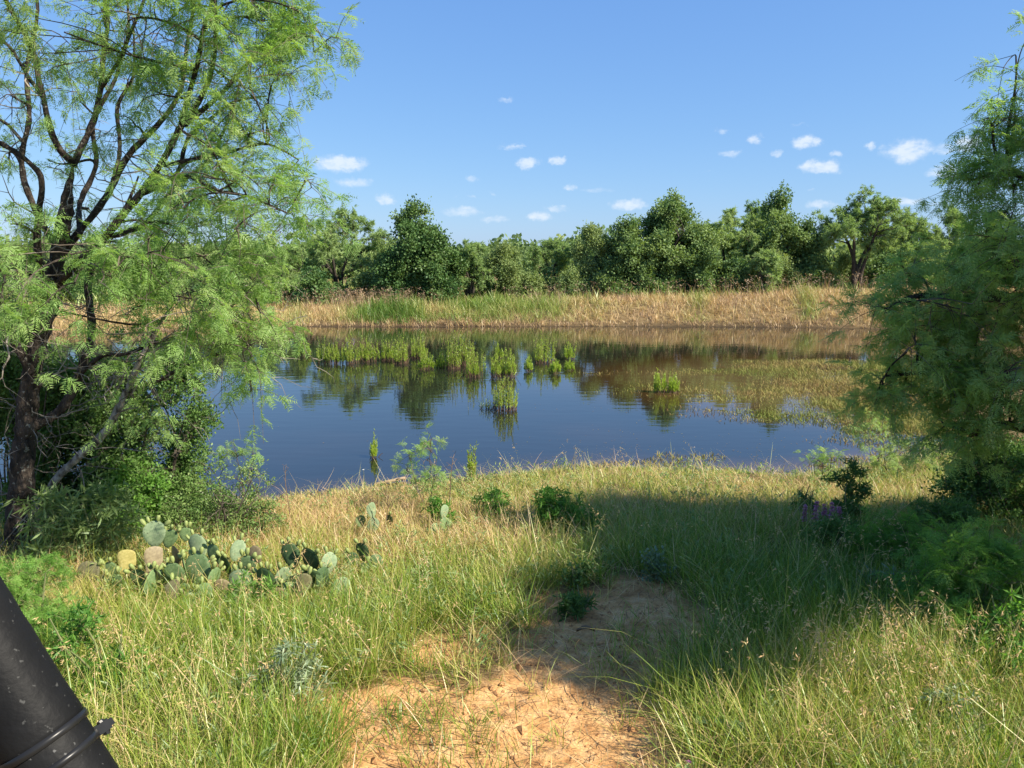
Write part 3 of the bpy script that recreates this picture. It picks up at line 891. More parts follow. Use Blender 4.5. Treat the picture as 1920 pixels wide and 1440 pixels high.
# ------------------------------------------------------------------ the mesquite on the right, its trunk out of the picture
def big_right():
    rng = rng_(23)
    bx, by = 5.3, 5.3
    base = np.array([bx, by, float(height(bx, by))])
    root = thing('mesquite_tree', 'shaded mesquite hanging into the picture at the right edge', 'tree', base)
    z0 = base[2]
    A = lambda *p: np.array(p, float)
    limbs = [
        (np.array([A(bx, by, z0 - .1), A(5.2, 5.3, z0 + .6), A(5.05, 5.4, z0 + 1.3), A(4.9, 5.45, z0 + 2.0), A(4.8, 5.5, z0 + 2.7), A(4.7, 5.5, z0 + 3.5), A(4.6, 5.5, z0 + 4.4)]), [.17, .14, .12, .10, .08, .06, .03]),
        (np.array([A(5.1, 5.35, z0 + 1.0), A(4.7, 5.6, z0 + 1.25), A(4.3, 5.8, z0 + 1.2), *[at(x, y, 5.9) for x, y in ((1840, 735), (1740, 700), (1660, 705))]]), [.06, .05, .04, .032, .02, .01]),
        (np.array([A(5.0, 5.4, z0 + 1.5), A(4.6, 5.6, z0 + 1.9), *[at(x, y, 6) for x, y in ((1900, 560), (1820, 560), (1720, 555), (1660, 580))]]), [.06, .05, .04, .032, .02, .01]),
        (np.array([A(4.9, 5.45, z0 + 2.1), A(4.5, 5.7, z0 + 2.6), *[at(x, y, 6) for x, y in ((1915, 330), (1870, 328), (1830, 335))]]), [.05, .04, .03, .02, .01]),
        (np.array([A(5.1, 5.35, z0 + .7), A(4.6, 5.3, z0 + 1.0), *[at(x, y, 5.6) for x, y in ((1900, 800), (1840, 815), (1790, 800))]]), [.05, .04, .03, .02, .01]),
        (np.array([A(4.9, 5.4, z0 + 1.8), A(4.9, 4.9, z0 + 2.6), A(4.8, 4.2, z0 + 3.2), A(4.8, 3.4, z0 + 3.7), A(4.8, 2.6, z0 + 4.0)]), [.06, .05, .04, .03, .015]),
        (np.array([A(5.0, 5.4, z0 + 1.4), A(5.6, 5.0, z0 + 2.2), A(6.0, 4.7, z0 + 3.0), A(6.2, 4.4, z0 + 3.8)]), [.06, .05, .04, .02]),
        (np.array([A(4.8, 5.5, z0 + 2.5), A(5.2, 5.8, z0 + 3.3), A(5.5, 6.0, z0 + 4.1)]), [.06, .045, .02]),
    ]
    N_, R_, P, R = limb_nodes(limbs)
    build_limbs(root, base, P, R, M['bark'], rng)
    b_, t_, l_ = Acc(), Acc(), Acc()
    px = [(1905, 105, 6, .17), (1895, 185, 6.2, .16), (1875, 212, 5.9, .17), (1925, 240, 6, .3), (1882, 300, 6, .22), (1850, 305, 6.1, .15), (1835, 350, 6.2, .2), (1815, 342, 6.1, .12), (1900, 360, 6, .3),
          (1905, 430, 5.8, .36), (1860, 450, 6.2, .26), (1830, 500, 6.1, .26), (1862, 540, 6, .36), (1800, 530, 6.2, .26), (1745, 555, 6, .27), (1700, 575, 6.3, .25), (1905, 600, 5.6, .42),
          (1830, 620, 6, .38), (1765, 620, 5.8, .3), (1715, 635, 6, .25), (1660, 590, 6, .18), (1635, 578, 6, .11), (1745, 690, 5.8, .28), (1690, 700, 6, .2), (1690, 735, 6, .16), (1650, 738, 6, .13),
          (1640, 760, 6, .08), (1785, 740, 5.8, .3), (1860, 730, 5.6, .36), (1840, 800, 5.6, .24), (1785, 795, 5.7, .18), (1910, 790, 5.5, .3), (1905, 690, 5.3, .34), (1930, 500, 5.4, .4), (1800, 680, 6.4, .3),
          (1700, 660, 5.6, .2), (1730, 520, 6.1, .16), (1800, 580, 5.5, .25), (1805, 830, 5.8, .1), (1760, 775, 5.9, .14)]
    blobs = [(*at(b[0], b[1], b[2]), b[3], (.62 if b[1] > 520 and b[0] < 1850 else .8) * (b[3] / .3) ** 1.7) for b in px]
    # crown beyond the right edge of the picture; its shade falls on the track and the grass behind it
    lx, ly = np.array([ground_px(*p)[:2] for p in ((900, 1100), (1030, 1180), (1090, 1290), (1290, 1290), (1340, 1195), (1500, 1205), (1900, 1225))]).T
    kx, ky = SUNV[0] / SUNV[2], SUNV[1] / SUNV[2]
    cnt = 0
    while cnt < 100:
        y = rng.uniform(1.6, 6.3); x = rng.uniform(max(4.0, .70 * y + .5), 6.6); h = rng.uniform(1.4, 4.8)
        fx, fy = x - kx * h, y - ky * h
        if fy - .30 < np.interp(fx, lx, ly) or (y < 3.4 and h < 3.2) or fx < -.35 or (fy > 5.3 and fx < .75):
            continue
        blobs.append((x, y, z0 + h, .45, .9, 1.5)); cnt += 1
    for p in ((1060, 1160), (1120, 1190), (1180, 1170), (1240, 1180), (1150, 1240), (1210, 1250), (1100, 1235), (1000, 1110), (1270, 1230), (1060, 1210), (1180, 1215), (1290, 1150), (1240, 1130), (1100, 1130)):
        g = ground_px(*p); h = rng.uniform(3.7, 4.6)
        blobs.append((g[0] + kx * h, g[1] + ky * h, z0 + h, .33, .75, 1.4))
    grow(rng, N_, R_, blobs, FROND_L, b_, t_, l_, subs=9, sprigs=4, fronds=6, droop=.55, blobtint=.62, lsc=(.8, 1.15))
    link('branches', b_.mesh('branches', M['bark'], base, smooth=True), root, 'stuff')
    link('twigs', t_.mesh('twigs', M['twig'], base), root, 'stuff')
    link('crown', l_.mesh('crown', M['mesquite'], base), root, 'stuff')


big_right()


# ------------------------------------------------------------------ trees behind the far bank
def far_tree(seed, px, top, halfw, Y, kind, label, name='mesquite_tree', bottom=None, dens=1.0, stems=4, group='trees behind the far bank', open_=.0, cat='tree'):
    rng = rng_(seed)
    x = at(px, 500, Y)[0]
    z0 = float(height(x, Y))
    base = np.array([x, Y, z0])
    ztop = at(px, top, Y)[2]
    H = ztop - z0
    W = halfw * Y / FPX
    root = thing(name, label, cat, base, group)
    mat, leaf, lsc = {'m': (M['mesquite_far'], WISP, (.8, 1.25)), 'o': (M['oak'], ROS_FAR, (.8, 1.2)), 'g': (M['greygreen'], ROS_GREY, (.8, 1.2)), 'd': (M['midleaf'], ROS_FAR, (.8, 1.2))}[kind]
    limbs = []
    lean0 = rng.normal() * .1
    for k in range(stems):
        a = k / stems * 6.28 + rng.uniform(0, 1.2)
        tipr = W * rng.uniform(.35, .75)
        tip = base + [math.cos(a) * tipr, math.sin(a) * tipr * .8, H * rng.uniform(.62, .8) * (1 - .4 * (tipr / W) ** 2)]
        p0 = base + [math.cos(a) * .08, math.sin(a) * .08, -.1]
        m1 = base + [math.cos(a) * tipr * .25 + rng.normal() * .1, math.sin(a) * tipr * .2, H * .25]
        m2 = base + [math.cos(a) * tipr * .6 + rng.normal() * .15, math.sin(a) * tipr * .5, H * .52]
        r = .045 + .016 * H
        limbs.append((np.array([p0, m1, m2, tip]), [r, r * .75, r * .5, r * .15]))
    N_, R_, P, R = limb_nodes(limbs, .3)
    b_, t_, l_ = Acc(), Acc(), Acc()
    for p, r in zip(P, R):
        tubes(t_, p[None], r[None], 6)
    zb = .12 if kind in 'od' else .22
    if bottom is not None:
        zb = bottom
    blobs = []
    nb = int((16 if kind not in 'od' else 18) * (W * H / 6.0) ** .8 * dens) + 4
    for k in range(nb):
        u = rng.uniform(-1, 1); v = rng.uniform(-.9, .9)
        if kind == 'm':
            env = 1 - .24 * (u * u + v * v * .5)
            h = zb + (env - zb) * rng.uniform(0, 1) ** .6
        else:
            env = math.sqrt(max(0, 1 - .75 * (u * u + v * v * .6)))
            h = zb + (1 - zb) * rng.uniform(0, 1) ** .75 * env * .93
        shrink = 1.0 if h > .3 else .85
        rr = rng.uniform(.42, .75) * (H / 4.5) ** .4 * (1 - .35 * h)
        c = base + [u * (W - rr * .5) * shrink, v * W * .8 * shrink, h * H - rr * .3]
        if rng.random() < open_:
            continue
        blobs.append((*c, rr, (rr / .55) ** 1.6))
    for k in range(3 if kind == 'm' else 1):
        blobs.append((base[0] + (k - .5) * rng.uniform(.2, .5) * W * (k > 0), base[1] + rng.normal() * .2, base[2] + H * (1 - .04 * k) - .35, .38, .8))
    grow(rng, N_, R_, blobs, leaf, b_, b_, l_, subs=7, sprigs=5, fronds=5, slen=(.2, .55), lsc=lsc, droop=.25 if kind != 'm' else .5,
         br=.03, tw=.009, sides=(4, 3), blobtint=.5 + rng.normal() * .1)
    link('trunk', t_.mesh('trunk', M['farbark'], base, smooth=True), root)
    link('branches', b_.mesh('branches', M['farbark'], base), root, 'stuff')
    link('crown', l_.mesh('crown', mat, base), root, 'stuff')


FAR = [
    (1, 640, 390, 92, 43, 'm', 'light green open mesquite left of the dark leafy tree across the pond', dict(open_=.25, stems=5)),
    (2, 786, 382, 74, 40, 'o', 'dark round dense tree standing alone above the far bank', dict(name='leafy_tree', dens=1.7, bottom=.03)),
    (3, 880, 452, 36, 41, 'm', 'small light mesquite with bare stems just right of the dark round tree', dict(stems=6, bottom=.4)),
    (4, 945, 458, 40, 42, 'g', 'low grey green tree in the dip of the far tree line', dict(name='scrub_tree', bottom=.08)),
    (5, 1036, 444, 50, 44, 'm', 'rounded light green mesquite right of the dip in the tree line', dict(bottom=.1)),
    (6, 1108, 420, 44, 42, 'g', 'grey green tree at the left end of the tall dark trees', dict(name='scrub_tree', bottom=.05, dens=1.2)),
    (7, 1175, 412, 46, 41, 'd', 'shorter dark tree leaning on the tallest dark tree', dict(name='leafy_tree', bottom=.03, dens=1.3)),
    (8, 1256, 366, 90, 42, 'd', 'tallest dark tree in the middle of the far tree line', dict(name='leafy_tree', bottom=.03, dens=1.5)),
    (9, 1362, 388, 62, 43, 'm', 'soft light green mesquite between two dark trees on the far bank', dict(bottom=.15)),
    (10, 1462, 356, 74, 43, 'd', 'high ragged dark tree left of the mesquite with the bare forked trunk', dict(name='leafy_tree', bottom=.1, dens=1.0)),
    (11, 1405, 380, 50, 46, 'm', 'pale mesquite top showing behind the ragged dark tree', dict(bottom=.3)),
    (12, 1608, 354, 84, 41, 'm', 'lacy flat topped mesquite with bare forked trunk on the high bank', dict(open_=.25, bottom=.42, stems=4)),
    (13, 1700, 402, 58, 44, 'm', 'light green mesquite behind the high bank, left of the shaded boughs', dict()),
    (14, 1768, 388, 38, 46, 'm', 'slim bright treetop beside the shaded boughs on the right', dict(open_=.2, stems=3)),
    (15, 1860, 420, 70, 46, 'g', 'grey green tree mostly hidden by the shaded mesquite boughs', dict(name='scrub_tree')),
    (16, 545, 452, 46, 41, 'm', 'light green mesquite beside the fringe of the big left tree', dict(bottom=.1)),
    (17, 470, 455, 52, 43, 'm', 'light mesquite half seen through the right fringe of the big left tree', dict(bottom=.1)),
    (18, 385, 462, 56, 42, 'g', 'grey green tree seen through the lower crown of the big left tree', dict(name='scrub_tree', bottom=.05)),
    (19, 285, 450, 62, 45, 'm', 'mesquite seen between the leaning stems of the big left tree', dict(bottom=.1)),
    (20, 180, 456, 60, 43, 'g', 'grey green tree behind the main stems of the big left tree', dict(name='scrub_tree', bottom=.05)),
    (21, 70, 440, 66, 45, 'm', 'mesquite far behind the trunk of the big left tree', dict(bottom=.1)),
    (22, -50, 445, 66, 43, 'o', 'dark tree across the pond at the left picture edge', dict(name='leafy_tree', bottom=.05)),
    (23, 1990, 400, 80, 44, 'o', 'dark tree across the pond beyond the right picture edge', dict(name='leafy_tree')),
]
for (sd_, px_, top_, hw_, Y_, kd_, lb_, kw_) in FAR:
    far_tree(100 + sd_, px_, top_, hw_, Y_, kd_, lb_, **kw_)

UNDER = [
    (590, 500, 44, 39.0, 'o', 'dark shrub at the foot of the open light mesquite'),
    (680, 505, 40, 39.5, 'd', 'dark shrub between the open mesquite and the dark round tree'),
    (720, 478, 34, 40.5, 'g', 'grey green shrub tucked against the left of the dark round tree'),
    (835, 488, 34, 39.5, 'm', 'yellow green bush at the right foot of the dark round tree'),
    (905, 505, 30, 41.0, 'g', 'shrub below the low grey green tree in the dip'),
    (990, 500, 36, 41.0, 'g', 'shrub between the dip and the rounded light mesquite'),
    (1070, 500, 36, 40.0, 'g', 'dark low shrub in front of the rounded light mesquite'),
    (1140, 505, 36, 39.6, 'd', 'dark low shrub under the shorter dark tree'),
    (1215, 490, 40, 39.6, 'd', 'dark low shrub under the left of the tallest dark tree'),
    (1300, 485, 42, 39.6, 'd', 'dark low shrub under the right of the tallest dark tree'),
    (1375, 480, 40, 40.0, 'd', 'dark low shrub under the soft light mesquite'),
    (1450, 470, 44, 40.0, 'g', 'grey green shrub under the high ragged dark tree'),
    (1435, 462, 24, 38.6, 'm', 'yellow green bush glowing in front of the ragged dark tree'),
    (1530, 470, 44, 40.6, 'd', 'dark low shrub left of the bare forked trunk'),
    (1590, 462, 40, 42.5, 'g', 'grey green shrub behind the bare forked trunk'),
    (1660, 468, 40, 41.5, 'd', 'dark shrub right of the bare forked trunk'),
    (1755, 480, 50, 41.0, 'g', 'shrub on the high bank beside the shaded boughs'),
    (500, 510, 46, 39.5, 'd', 'dark shrub above the dry bank by the big left tree'),
    (400, 515, 50, 39.5, 'o', 'dark shrub seen under the right half of the big left tree'),
    (260, 520, 60, 40.0, 'g', 'shrub on the far bank seen behind the leaning stems'),
    (120, 515, 60, 40.0, 'o', 'dark shrub on the far bank seen behind the main trunk'),
    (0, 520, 60, 40.0, 'g', 'grey shrub on the far bank at the left picture edge'),
]
for k, (px_, top_, hw_, Y_, kd_, lb_) in enumerate(UNDER):
    far_tree(200 + k, px_, top_ + 10, hw_, Y_ + 1.2, kd_, lb_, name='shrub', bottom=.02, stems=5, group='shrubs under the far trees', cat='shrub', dens=1.5)


def distant_woods():
    """the woods on the horizon, one mass"""
    rng = rng_(77)
    a, tr = Acc(), Acc()
    pos, sc_, tn = [], [], []
    for k in range(900):
        Y = rng.uniform(58, 420) ** 1.0
        X = rng.uniform(-1.0, 1.0) * (Y * 1.0 + 30)
        H = rng.uniform(3.2, 4.6)
        z = float(height(np.array([X]), np.array([Y]))[0])
        n = int(220 * min(1, (75 / Y)) + 40)
        u = ball(rng, n) * [rng.uniform(2.0, 3.6), 2.4, H * .5] + [X, Y, z + H * .5]
        pos.append(u); sc_.append(np.full(n, 1.9 * max(1, Y / 75) ** .8)); tn.append(np.clip(rng.normal(.4, .2) + rng.normal(size=n) * .1, 0, 1))
        if Y < 90:
            tubes(tr, np.array([[[X, Y, z - .1], [X + rng.normal() * .2, Y, z + H * .35], [X + rng.normal() * .5, Y, z + H * .7]]]), np.array([[.14, .10, .04]]), 5)
    pos, sc_, tn = np.vstack(pos), np.concatenate(sc_), np.concatenate(tn)
    var = rng.integers(0, 3, len(pos))
    fr = frames(unit(rng, len(pos)))
    for v in range(3):
        m_ = var == v
        t = rosette(rng, 3, .24, .16, .25)
        scatter(a, t[0], t[1], None, pos[m_], fr[m_], sc_[m_], tn[m_])
    o = link('distant_woods', a.mesh('distant_woods', M['greygreen']), kind='stuff')
    tag(o, 'low green woods along the horizon behind the far trees', 'woods')
    link('trunks', tr.mesh('trunks', M['farbark']), o, 'stuff')


distant_woods()


# ------------------------------------------------------------------ grasses
def blades(acc, base, length, az, lean, curve, width, tint, rng):
    n = len(base)
    s = np.array([0, .38, .74, 1.0])
    dx, dy = np.cos(az), np.sin(az)
    hor = length[:, None] * (lean[:, None] * s + curve[:, None] * s ** 2)
    up = length[:, None] * (s * np.sqrt(np.maximum(.1, 1 - np.clip(lean, 0, .95) ** 2))[:, None] - .45 * curve[:, None] * s ** 2.4)
    C = np.stack([base[:, :1] + hor * dx[:, None], base[:, 1:2] + hor * dy[:, None], base[:, 2:3] + up], -1)
    wa = az + math.pi / 2 + rng.normal(size=n) * .7
    w = np.stack([np.cos(wa), np.sin(wa), np.zeros(n)], -1)
    wid = width[:, None] * np.array([.8, 1.0, .65])
    Lf = C[:, :3] - w[:, None] * wid[..., None] * .5; Rt = C[:, :3] + w[:, None] * wid[..., None] * .5
    V = np.concatenate([Lf, Rt, C[:, 3:]], 1)           # 0-2 left, 3-5 right, 6 tip
    off = (np.arange(n) * 7)[:, None, None]
    Q = (np.array([[0, 3, 4, 1], [1, 4, 5, 2]])[None] + off).reshape(-1, 4)
    T = (np.array([[2, 5, 6]])[None] + off).reshape(-1, 3)
    b = acc.n
    acc.v.append(V.reshape(-1, 3).astype(np.float32)); acc.n += n * 7
    acc.q.append(Q + b); acc.tq.append(np.repeat(tint, 2).astype(np.float32))
    acc.t.append(T + b); acc.tt.append(tint.astype(np.float32))
    return C


# (px, py, radius m, dryness -1 green .. +1 straw, length change)
FIELD = [(620, 960, 1.6, .75, -.2), (760, 990, 1.0, .8, -.2), (870, 1010, .8, .6, -.1), (560, 1010, .9, .6, -.1), (100, 1060, .5, .7, -.2), (700, 1130, .8, .15, 0),
         (1200, 905, 1.6, -.05, -.35), (1000, 905, 1.2, .05, -.3), (1380, 915, 1.2, .1, -.35), (1100, 960, .8, -.15, 0),
         (330, 1250, .9, -.05, .1), (600, 1200, .7, -.45, .2), (480, 1330, .5, -.3, .2), (650, 1380, .4, -.4, .15), (250, 1400, .5, .15, .1), (820, 1120, .7, -.35, .2), (930, 1080, .6, -.2, .1),
         (1330, 1050, .9, -.5, .15), (1500, 1100, 1.0, -.55, .2), (1650, 1150, 1.0, -.5, .1), (1400, 1170, .6, -.45, .3), (1560, 1330, .6, -.25, .45), (1750, 1300, .6, -.1, .4), (1850, 1400, .5, .0, .35),
         (1650, 1420, .4, .2, .3), (1620, 940, 1.0, .35, -.1), (1750, 930, .8, .3, -.1)]
FIELD = [(*ground_px(a, b)[:2], r, g, l) for a, b, r, g, l in FIELD]


SHORT = [(*ground_px(a, b)[:2], r) for a, b, r in ((200, 1110, .35), (330, 1140, .35), (450, 1150, .4), (570, 1120, .35), (680, 1095, .3), (700, 1010, .25), (830, 1010, .25), (1345, 1410, .2), (390, 985, .3))]


def dry_field(x, y):
    d = np.zeros(np.shape(x)); l = np.zeros(np.shape(x)); w = np.full(np.shape(x), .35)
    for cx, cy, r, g, ll in FIELD:
        k = np.exp(-((x - cx) ** 2 + (y - cy) ** 2) / (r * r) * 1.2)
        d += k * g; l += k * ll; w += k
    return d / w + (fbm(x, y, .8, 61) - .5) * 1.1 + (fbm(x, y, .25, 64) - .5) * .5, l / w


def near_grass():
    rng = rng_(301)
    n = 17000
    Y = 1.2 + 10.3 * rng.random(n) ** .85
    X = (rng.random(n) * 2 - 1) * (.72 * Y + .7)
    sd = sdf(X, Y)
    sm = sand_mask(X, Y)
    keep = (sd > .03) & (rng.random(n) > sm * (.93 - .62 * sstep(.56, .66, fbm(X, Y, .42, 39)))) & (np.hypot(X, Y) > 1.0)
    # trodden: shorter and thinner on the fringe of the sand
    X, Y, sd, sm = X[keep], Y[keep], sd[keep], sm[keep]
    dry, ln = dry_field(X, Y)
    Z = height(X, Y, sd)
    n = len(X)
    nb = np.clip((rng.poisson(13, n) * (1 + .5 * (Y < 6))), 4, 34).astype(int)
    nb = np.where(sm > .3, np.minimum(nb, 10), nb)
    src = np.repeat(np.arange(n), nb)
    k = len(src)
    tuftL = (.15 + .17 * rng.random(n) + .26 * ln + .06 * (Y < 5)) * np.where(sm > .25, .5, 1) * (.35 + .65 * sstep(.1, 2.4, sd))
    for cx, cy, r0 in SHORT:
        tuftL = tuftL * (1 - .22 * np.exp(-((X - cx) ** 2 + (Y - cy) ** 2) / r0 ** 2))
    tuftL = np.maximum(tuftL, .06)
    r = .055 * rng.random(k) ** .5 * (1 + rng.random(k))
    a = rng.random(k) * 6.283
    base = np.stack([X[src] + r * np.cos(a), Y[src] + r * np.sin(a), Z[src] - .015], -1)
    az = a + rng.normal(size=k) * .8
    lean = np.clip(np.abs(rng.normal(.25, .30, k)), 0, .92)
    curve = np.clip(rng.normal(.28, .22, k), 0, .9)
    L = tuftL[src] * rng.uniform(.4, 1.25, k) * (1 + .5 * (rng.random(k) < .06))
    wd = rng.uniform(.0022, .0048, k) * (1 + .05 * base[:, 1])
    tt = np.clip(.46 + .54 * dry + rng.normal(size=n) * .13, 0, 1)
    tint = np.clip(tt[src] + rng.normal(size=k) * .17, 0, 1)
    A = Acc()
    blades(A, base, L, az, lean, curve, wd, tint, rng)
    # a thatch of short dead blades lying between the tufts
    n2 = 42000
    Y2 = 1.2 + 10.3 * rng.random(n2) ** .85; X2 = (rng.random(n2) * 2 - 1) * (.72 * Y2 + .7)
    sd2 = sdf(X2, Y2); kp = (sd2 > .0) & (rng.random(n2) > sand_mask(X2, Y2) * .85)
    X2, Y2, sd2 = X2[kp], Y2[kp], sd2[kp]; n2 = len(X2)
    b2 = np.stack([X2, Y2, height(X2, Y2, sd2) + .004], -1)
    blades(A, b2, rng.uniform(.08, .26, n2), rng.random(n2) * 6.283, rng.uniform(.5, .95, n2), rng.uniform(0, .5, n2), rng.uniform(.003, .006, n2),
           np.clip(rng.normal(.74, .14, n2), 0, 1), rng)
    # long dead straws bent over and caught in the tufts
    n3 = 5000
    Y3 = 1.6 + 9.2 * rng.random(n3) ** .85; X3 = (rng.random(n3) * 2 - 1) * (.72 * Y3 + .6)
    sd3 = sdf(X3, Y3); kp = (sd3 > .3) & (rng.random(n3) > sand_mask(X3, Y3) * .93)
    X3, Y3, sd3 = X3[kp], Y3[kp], sd3[kp]; n3 = len(X3)
    b3 = np.stack([X3, Y3, height(X3, Y3, sd3) + rng.uniform(0, .14, n3)], -1)
    blades(A, b3, rng.uniform(.2, .48, n3), rng.random(n3) * 6.283, rng.uniform(.6, .96, n3), rng.uniform(-.2, .5, n3), rng.uniform(.002, .0045, n3), np.clip(rng.normal(.78, .14, n3), 0, 1), rng)
    o = link('meadow_grass', A.mesh('meadow_grass', M['grass']), kind='stuff')
    tag(o, 'tangled green and straw grass on the near bank', 'grass')


near_grass()


def meadow_herbs():
    rng = rng_(310)
    n = 2600
    Y = 2.0 + 8.5 * rng.random(n) ** .85; X = (rng.random(n) * 2 - 1) * (.70 * Y + .5)
    kp = (sdf(X, Y) > .2) & (sand_mask(X, Y) < .35) & (fbm(X, Y, .9, 66) > .42)
    X, Y = X[kp], Y[kp]; n = len(X)
    g = np.stack([X, Y, height(X, Y)], -1)
    A = Acc()
    tint = np.clip(rng.normal(.5, .25, n), 0, 1)
    V = np.array([[0, 0, 0], [.5, -.13, .04], [1, 0, -.10], [.5, .13, .04]])
    for j in range(12):
        a = rng.random(n) * 6.28; e = rng.uniform(.1, 1.0, n)
        d = np.stack([np.cos(a) * np.cos(e), np.sin(a) * np.cos(e), np.sin(e)], -1)
        scatter(A, V, np.array([[0, 1, 2], [0, 2, 3]]), None, g + np.stack([rng.normal(size=n) * .02, rng.normal(size=n) * .02, rng.uniform(.02, .20, n)], -1), frames(d, rng.normal(size=n) * .4), rng.uniform(.03, .075, n), tint)
    tag(link('meadow_herbs', A.mesh('meadow_herbs', M['paleweed']), kind='stuff'), 'small leafy herbs scattered through the near grass', 'herbs')


meadow_herbs()


def seed_grass():
    """tall stalks with drooping oat-like seed heads"""
    rng = rng_(302)
    A, S = Acc(), Acc()
    zones = [(1560, 1330, .55, 60), (1750, 1300, .6, 80), (1450, 1250, .4, 25), (1650, 1420, .4, 50), (1880, 1350, .4, 50), (300, 1330, .5, 45), (450, 1400, .4, 40), (180, 1280, .4, 20),
             (700, 1180, .6, 22), (520, 1160, .6, 26), (960, 1080, .7, 24), (1300, 1000, .9, 30), (1500, 1080, .8, 30), (800, 1040, .8, 35), (1150, 1010, .7, 25), (600, 1300, .4, 18), (1700, 1130, .8, 26), (1100, 920, 1.4, 30)]
    B = []
    for x, y, r, n in zones:
        g = ground_px(x, y)
        B.append(g[:2] + rng.normal(size=(n, 2)) * r * .55)
    B = np.vstack(B); n = len(B)
    kp = sdf(B[:, 0], B[:, 1]) > .2
    B = B[kp]; n = len(B)
    base = np.column_stack([B, height(B[:, 0], B[:, 1]) - .02])
    L = rng.uniform(.38, .68, n); az = rng.random(n) * 6.28
    C = blades(A, base, L, az, rng.uniform(.05, .35, n), rng.uniform(.12, .5, n), np.full(n, .0032), np.clip(rng.normal(.74, .12, n), 0, 1), rng)
    tv = np.array([[0, 0, 0], [.011, -.0038, 0], [.028, 0, 0], [.011, .0038, 0], [.011, 0, .003]])
    tr = np.array([[0, 1, 4], [1, 2, 4], [2, 3, 4], [3, 0, 4]])
    for j in range(9):
        t = rng.uniform(.0, 1.0, n)[:, None]
        p = C[:, 2] * (1 - t) + C[:, 3] * t
        d = norm((C[:, 3] - C[:, 2]) * 2 / L[:, None] + rng.normal(size=(n, 3)) * .45 + [0, 0, -.7])
        scatter(S, tv, tr, None, p + d * rng.uniform(0, .02, (n, 1)), frames(d, rng.random(n) * 6.28), rng.uniform(.6, 1.15, n), np.clip(rng.normal(.86, .08, n), 0, 1))
    o = link('oat_grass', A.mesh('oat_grass', M['grass']), kind='stuff')
    tag(o, 'tall thin stalks of wild oat grass with nodding seed heads', 'grass')
    link('seed_heads', S.mesh('seed_heads', M['grass']), o, 'stuff')


seed_grass()


def bank_grass():
    rng = rng_(303)
    n = 26000
    X = rng.uniform(-32, 30, n); Y = rng.uniform(27, 45, n)
    sd = sdf(X, Y)
    kp = (sd > -.05) & (sd < 8) & (np.abs(X) < .75 * Y + 2)
    X, Y, sd = X[kp], Y[kp], sd[kp]
    Z = height(X, Y, sd); n = len(X)
    px = 960 + FPX * X / Y
    green = np.zeros(n)
    for c, w, g in ((730, 90, 1.15), (900, 130, .7), (1010, 60, .5), (1310, 18, .5), (1510, 22, .5), (560, 25, .35), (400, 80, .3), (1120, 30, .25)):
        green = np.maximum(green, g * np.exp(-((px - c) / w) ** 2))
    green = green * (fbm(X, Y, 1.2, 71) * .8 + .6)
    dry = .78 - .75 * green + (fbm(X, Y, 2.2, 72) - .5) * .5 + (fbm(X, Y, .5, 73) - .5) * .2
    dry = np.where(sd < .5, np.maximum(dry, .72 + .25 * rng.random(n)), dry)
    nb = rng.integers(5, 9, n)
    src = np.repeat(np.arange(n), nb); k = len(src)
    base = np.stack([X[src] + rng.normal(size=k) * .09, Y[src] + rng.normal(size=k) * .09, Z[src] - .03], -1)
    L = ((.30 + .26 * rng.random(n) + .34 * green) * (.45 + 1.1 * fbm(X, Y, 1.3, 75)))[src] * rng.uniform(.5, 1.15, k) * (.55 + .45 * sstep(0, 1.0, sd))[src]
    A = Acc()
    blades(A, base, L, rng.random(k) * 6.28, np.clip(np.abs(rng.normal(.3, .25, k)), 0, .9), np.clip(rng.normal(.3, .25, k), 0, .9), rng.uniform(.012, .026, k),
           np.clip(dry[src] + rng.normal(size=k) * .10, 0, 1), rng)
    tag(link('bank_grass', A.mesh('bank_grass', M['bankgrass']), kind='stuff'), 'tall dry tan and green grass covering the far bank', 'grass')
    # rusty seed stalks along the crest, under the trees
    B = Acc()
    n = 5200
    X = rng.uniform(-16, 20, n); Y = rng.uniform(35.8, 39.5, n)
    px = 960 + FPX * X / Y
    kp = (rng.random(n) < .05 + .9 * np.exp(-((px - 690) / 90) ** 2) + .16 * np.exp(-((px - 1500) / 200) ** 2) + .2 * np.exp(-((px - 1030) / 60) ** 2)) & (sdf(X, Y) > 1.5)
    X, Y = X[kp], Y[kp]; n = len(X)
    base = np.stack([X, Y, height(X, Y)], -1)
    C = blades(B, base, rng.uniform(.55, 1.15, n), rng.random(n) * 6.28, rng.uniform(.0, .3, n), rng.uniform(0, .3, n), np.full(n, .014), np.clip(rng.normal(1.0, .1, n), 0, 1), rng)
    t = rosette(rng, 4, .09, .022, .10)
    scatter(B, t[0], t[1], None, C[:, 3], frames(unit(rng, n) + [0, 0, 1]), rng.uniform(.7, 1.4, n), np.clip(rng.normal(1.05, .08, n), 0, 1))
    tag(link('seed_stalks', B.mesh('seed_stalks', M['bankgrass']), kind='stuff'), 'rusty brown seed stalks along the crest of the far bank', 'grass')
    # scrub ground cover between the far trees
    C2 = Acc()
    n = 16000
    X = rng.uniform(-36, 36, n); Y = rng.uniform(38, 62, n)
    base = np.stack([X, Y, height(X, Y)], -1)
    blades(C2, base, rng.uniform(.3, .9, n), rng.random(n) * 6.28, rng.uniform(0, .6, n), rng.uniform(0, .6, n), rng.uniform(.03, .06, n), np.clip(rng.normal(.32, .15, n), 0, 1), rng)
    tag(link('understory', C2.mesh('understory', M['bankgrass']), kind='stuff'), 'green undergrowth on the ground between the far trees', 'undergrowth')


bank_grass()


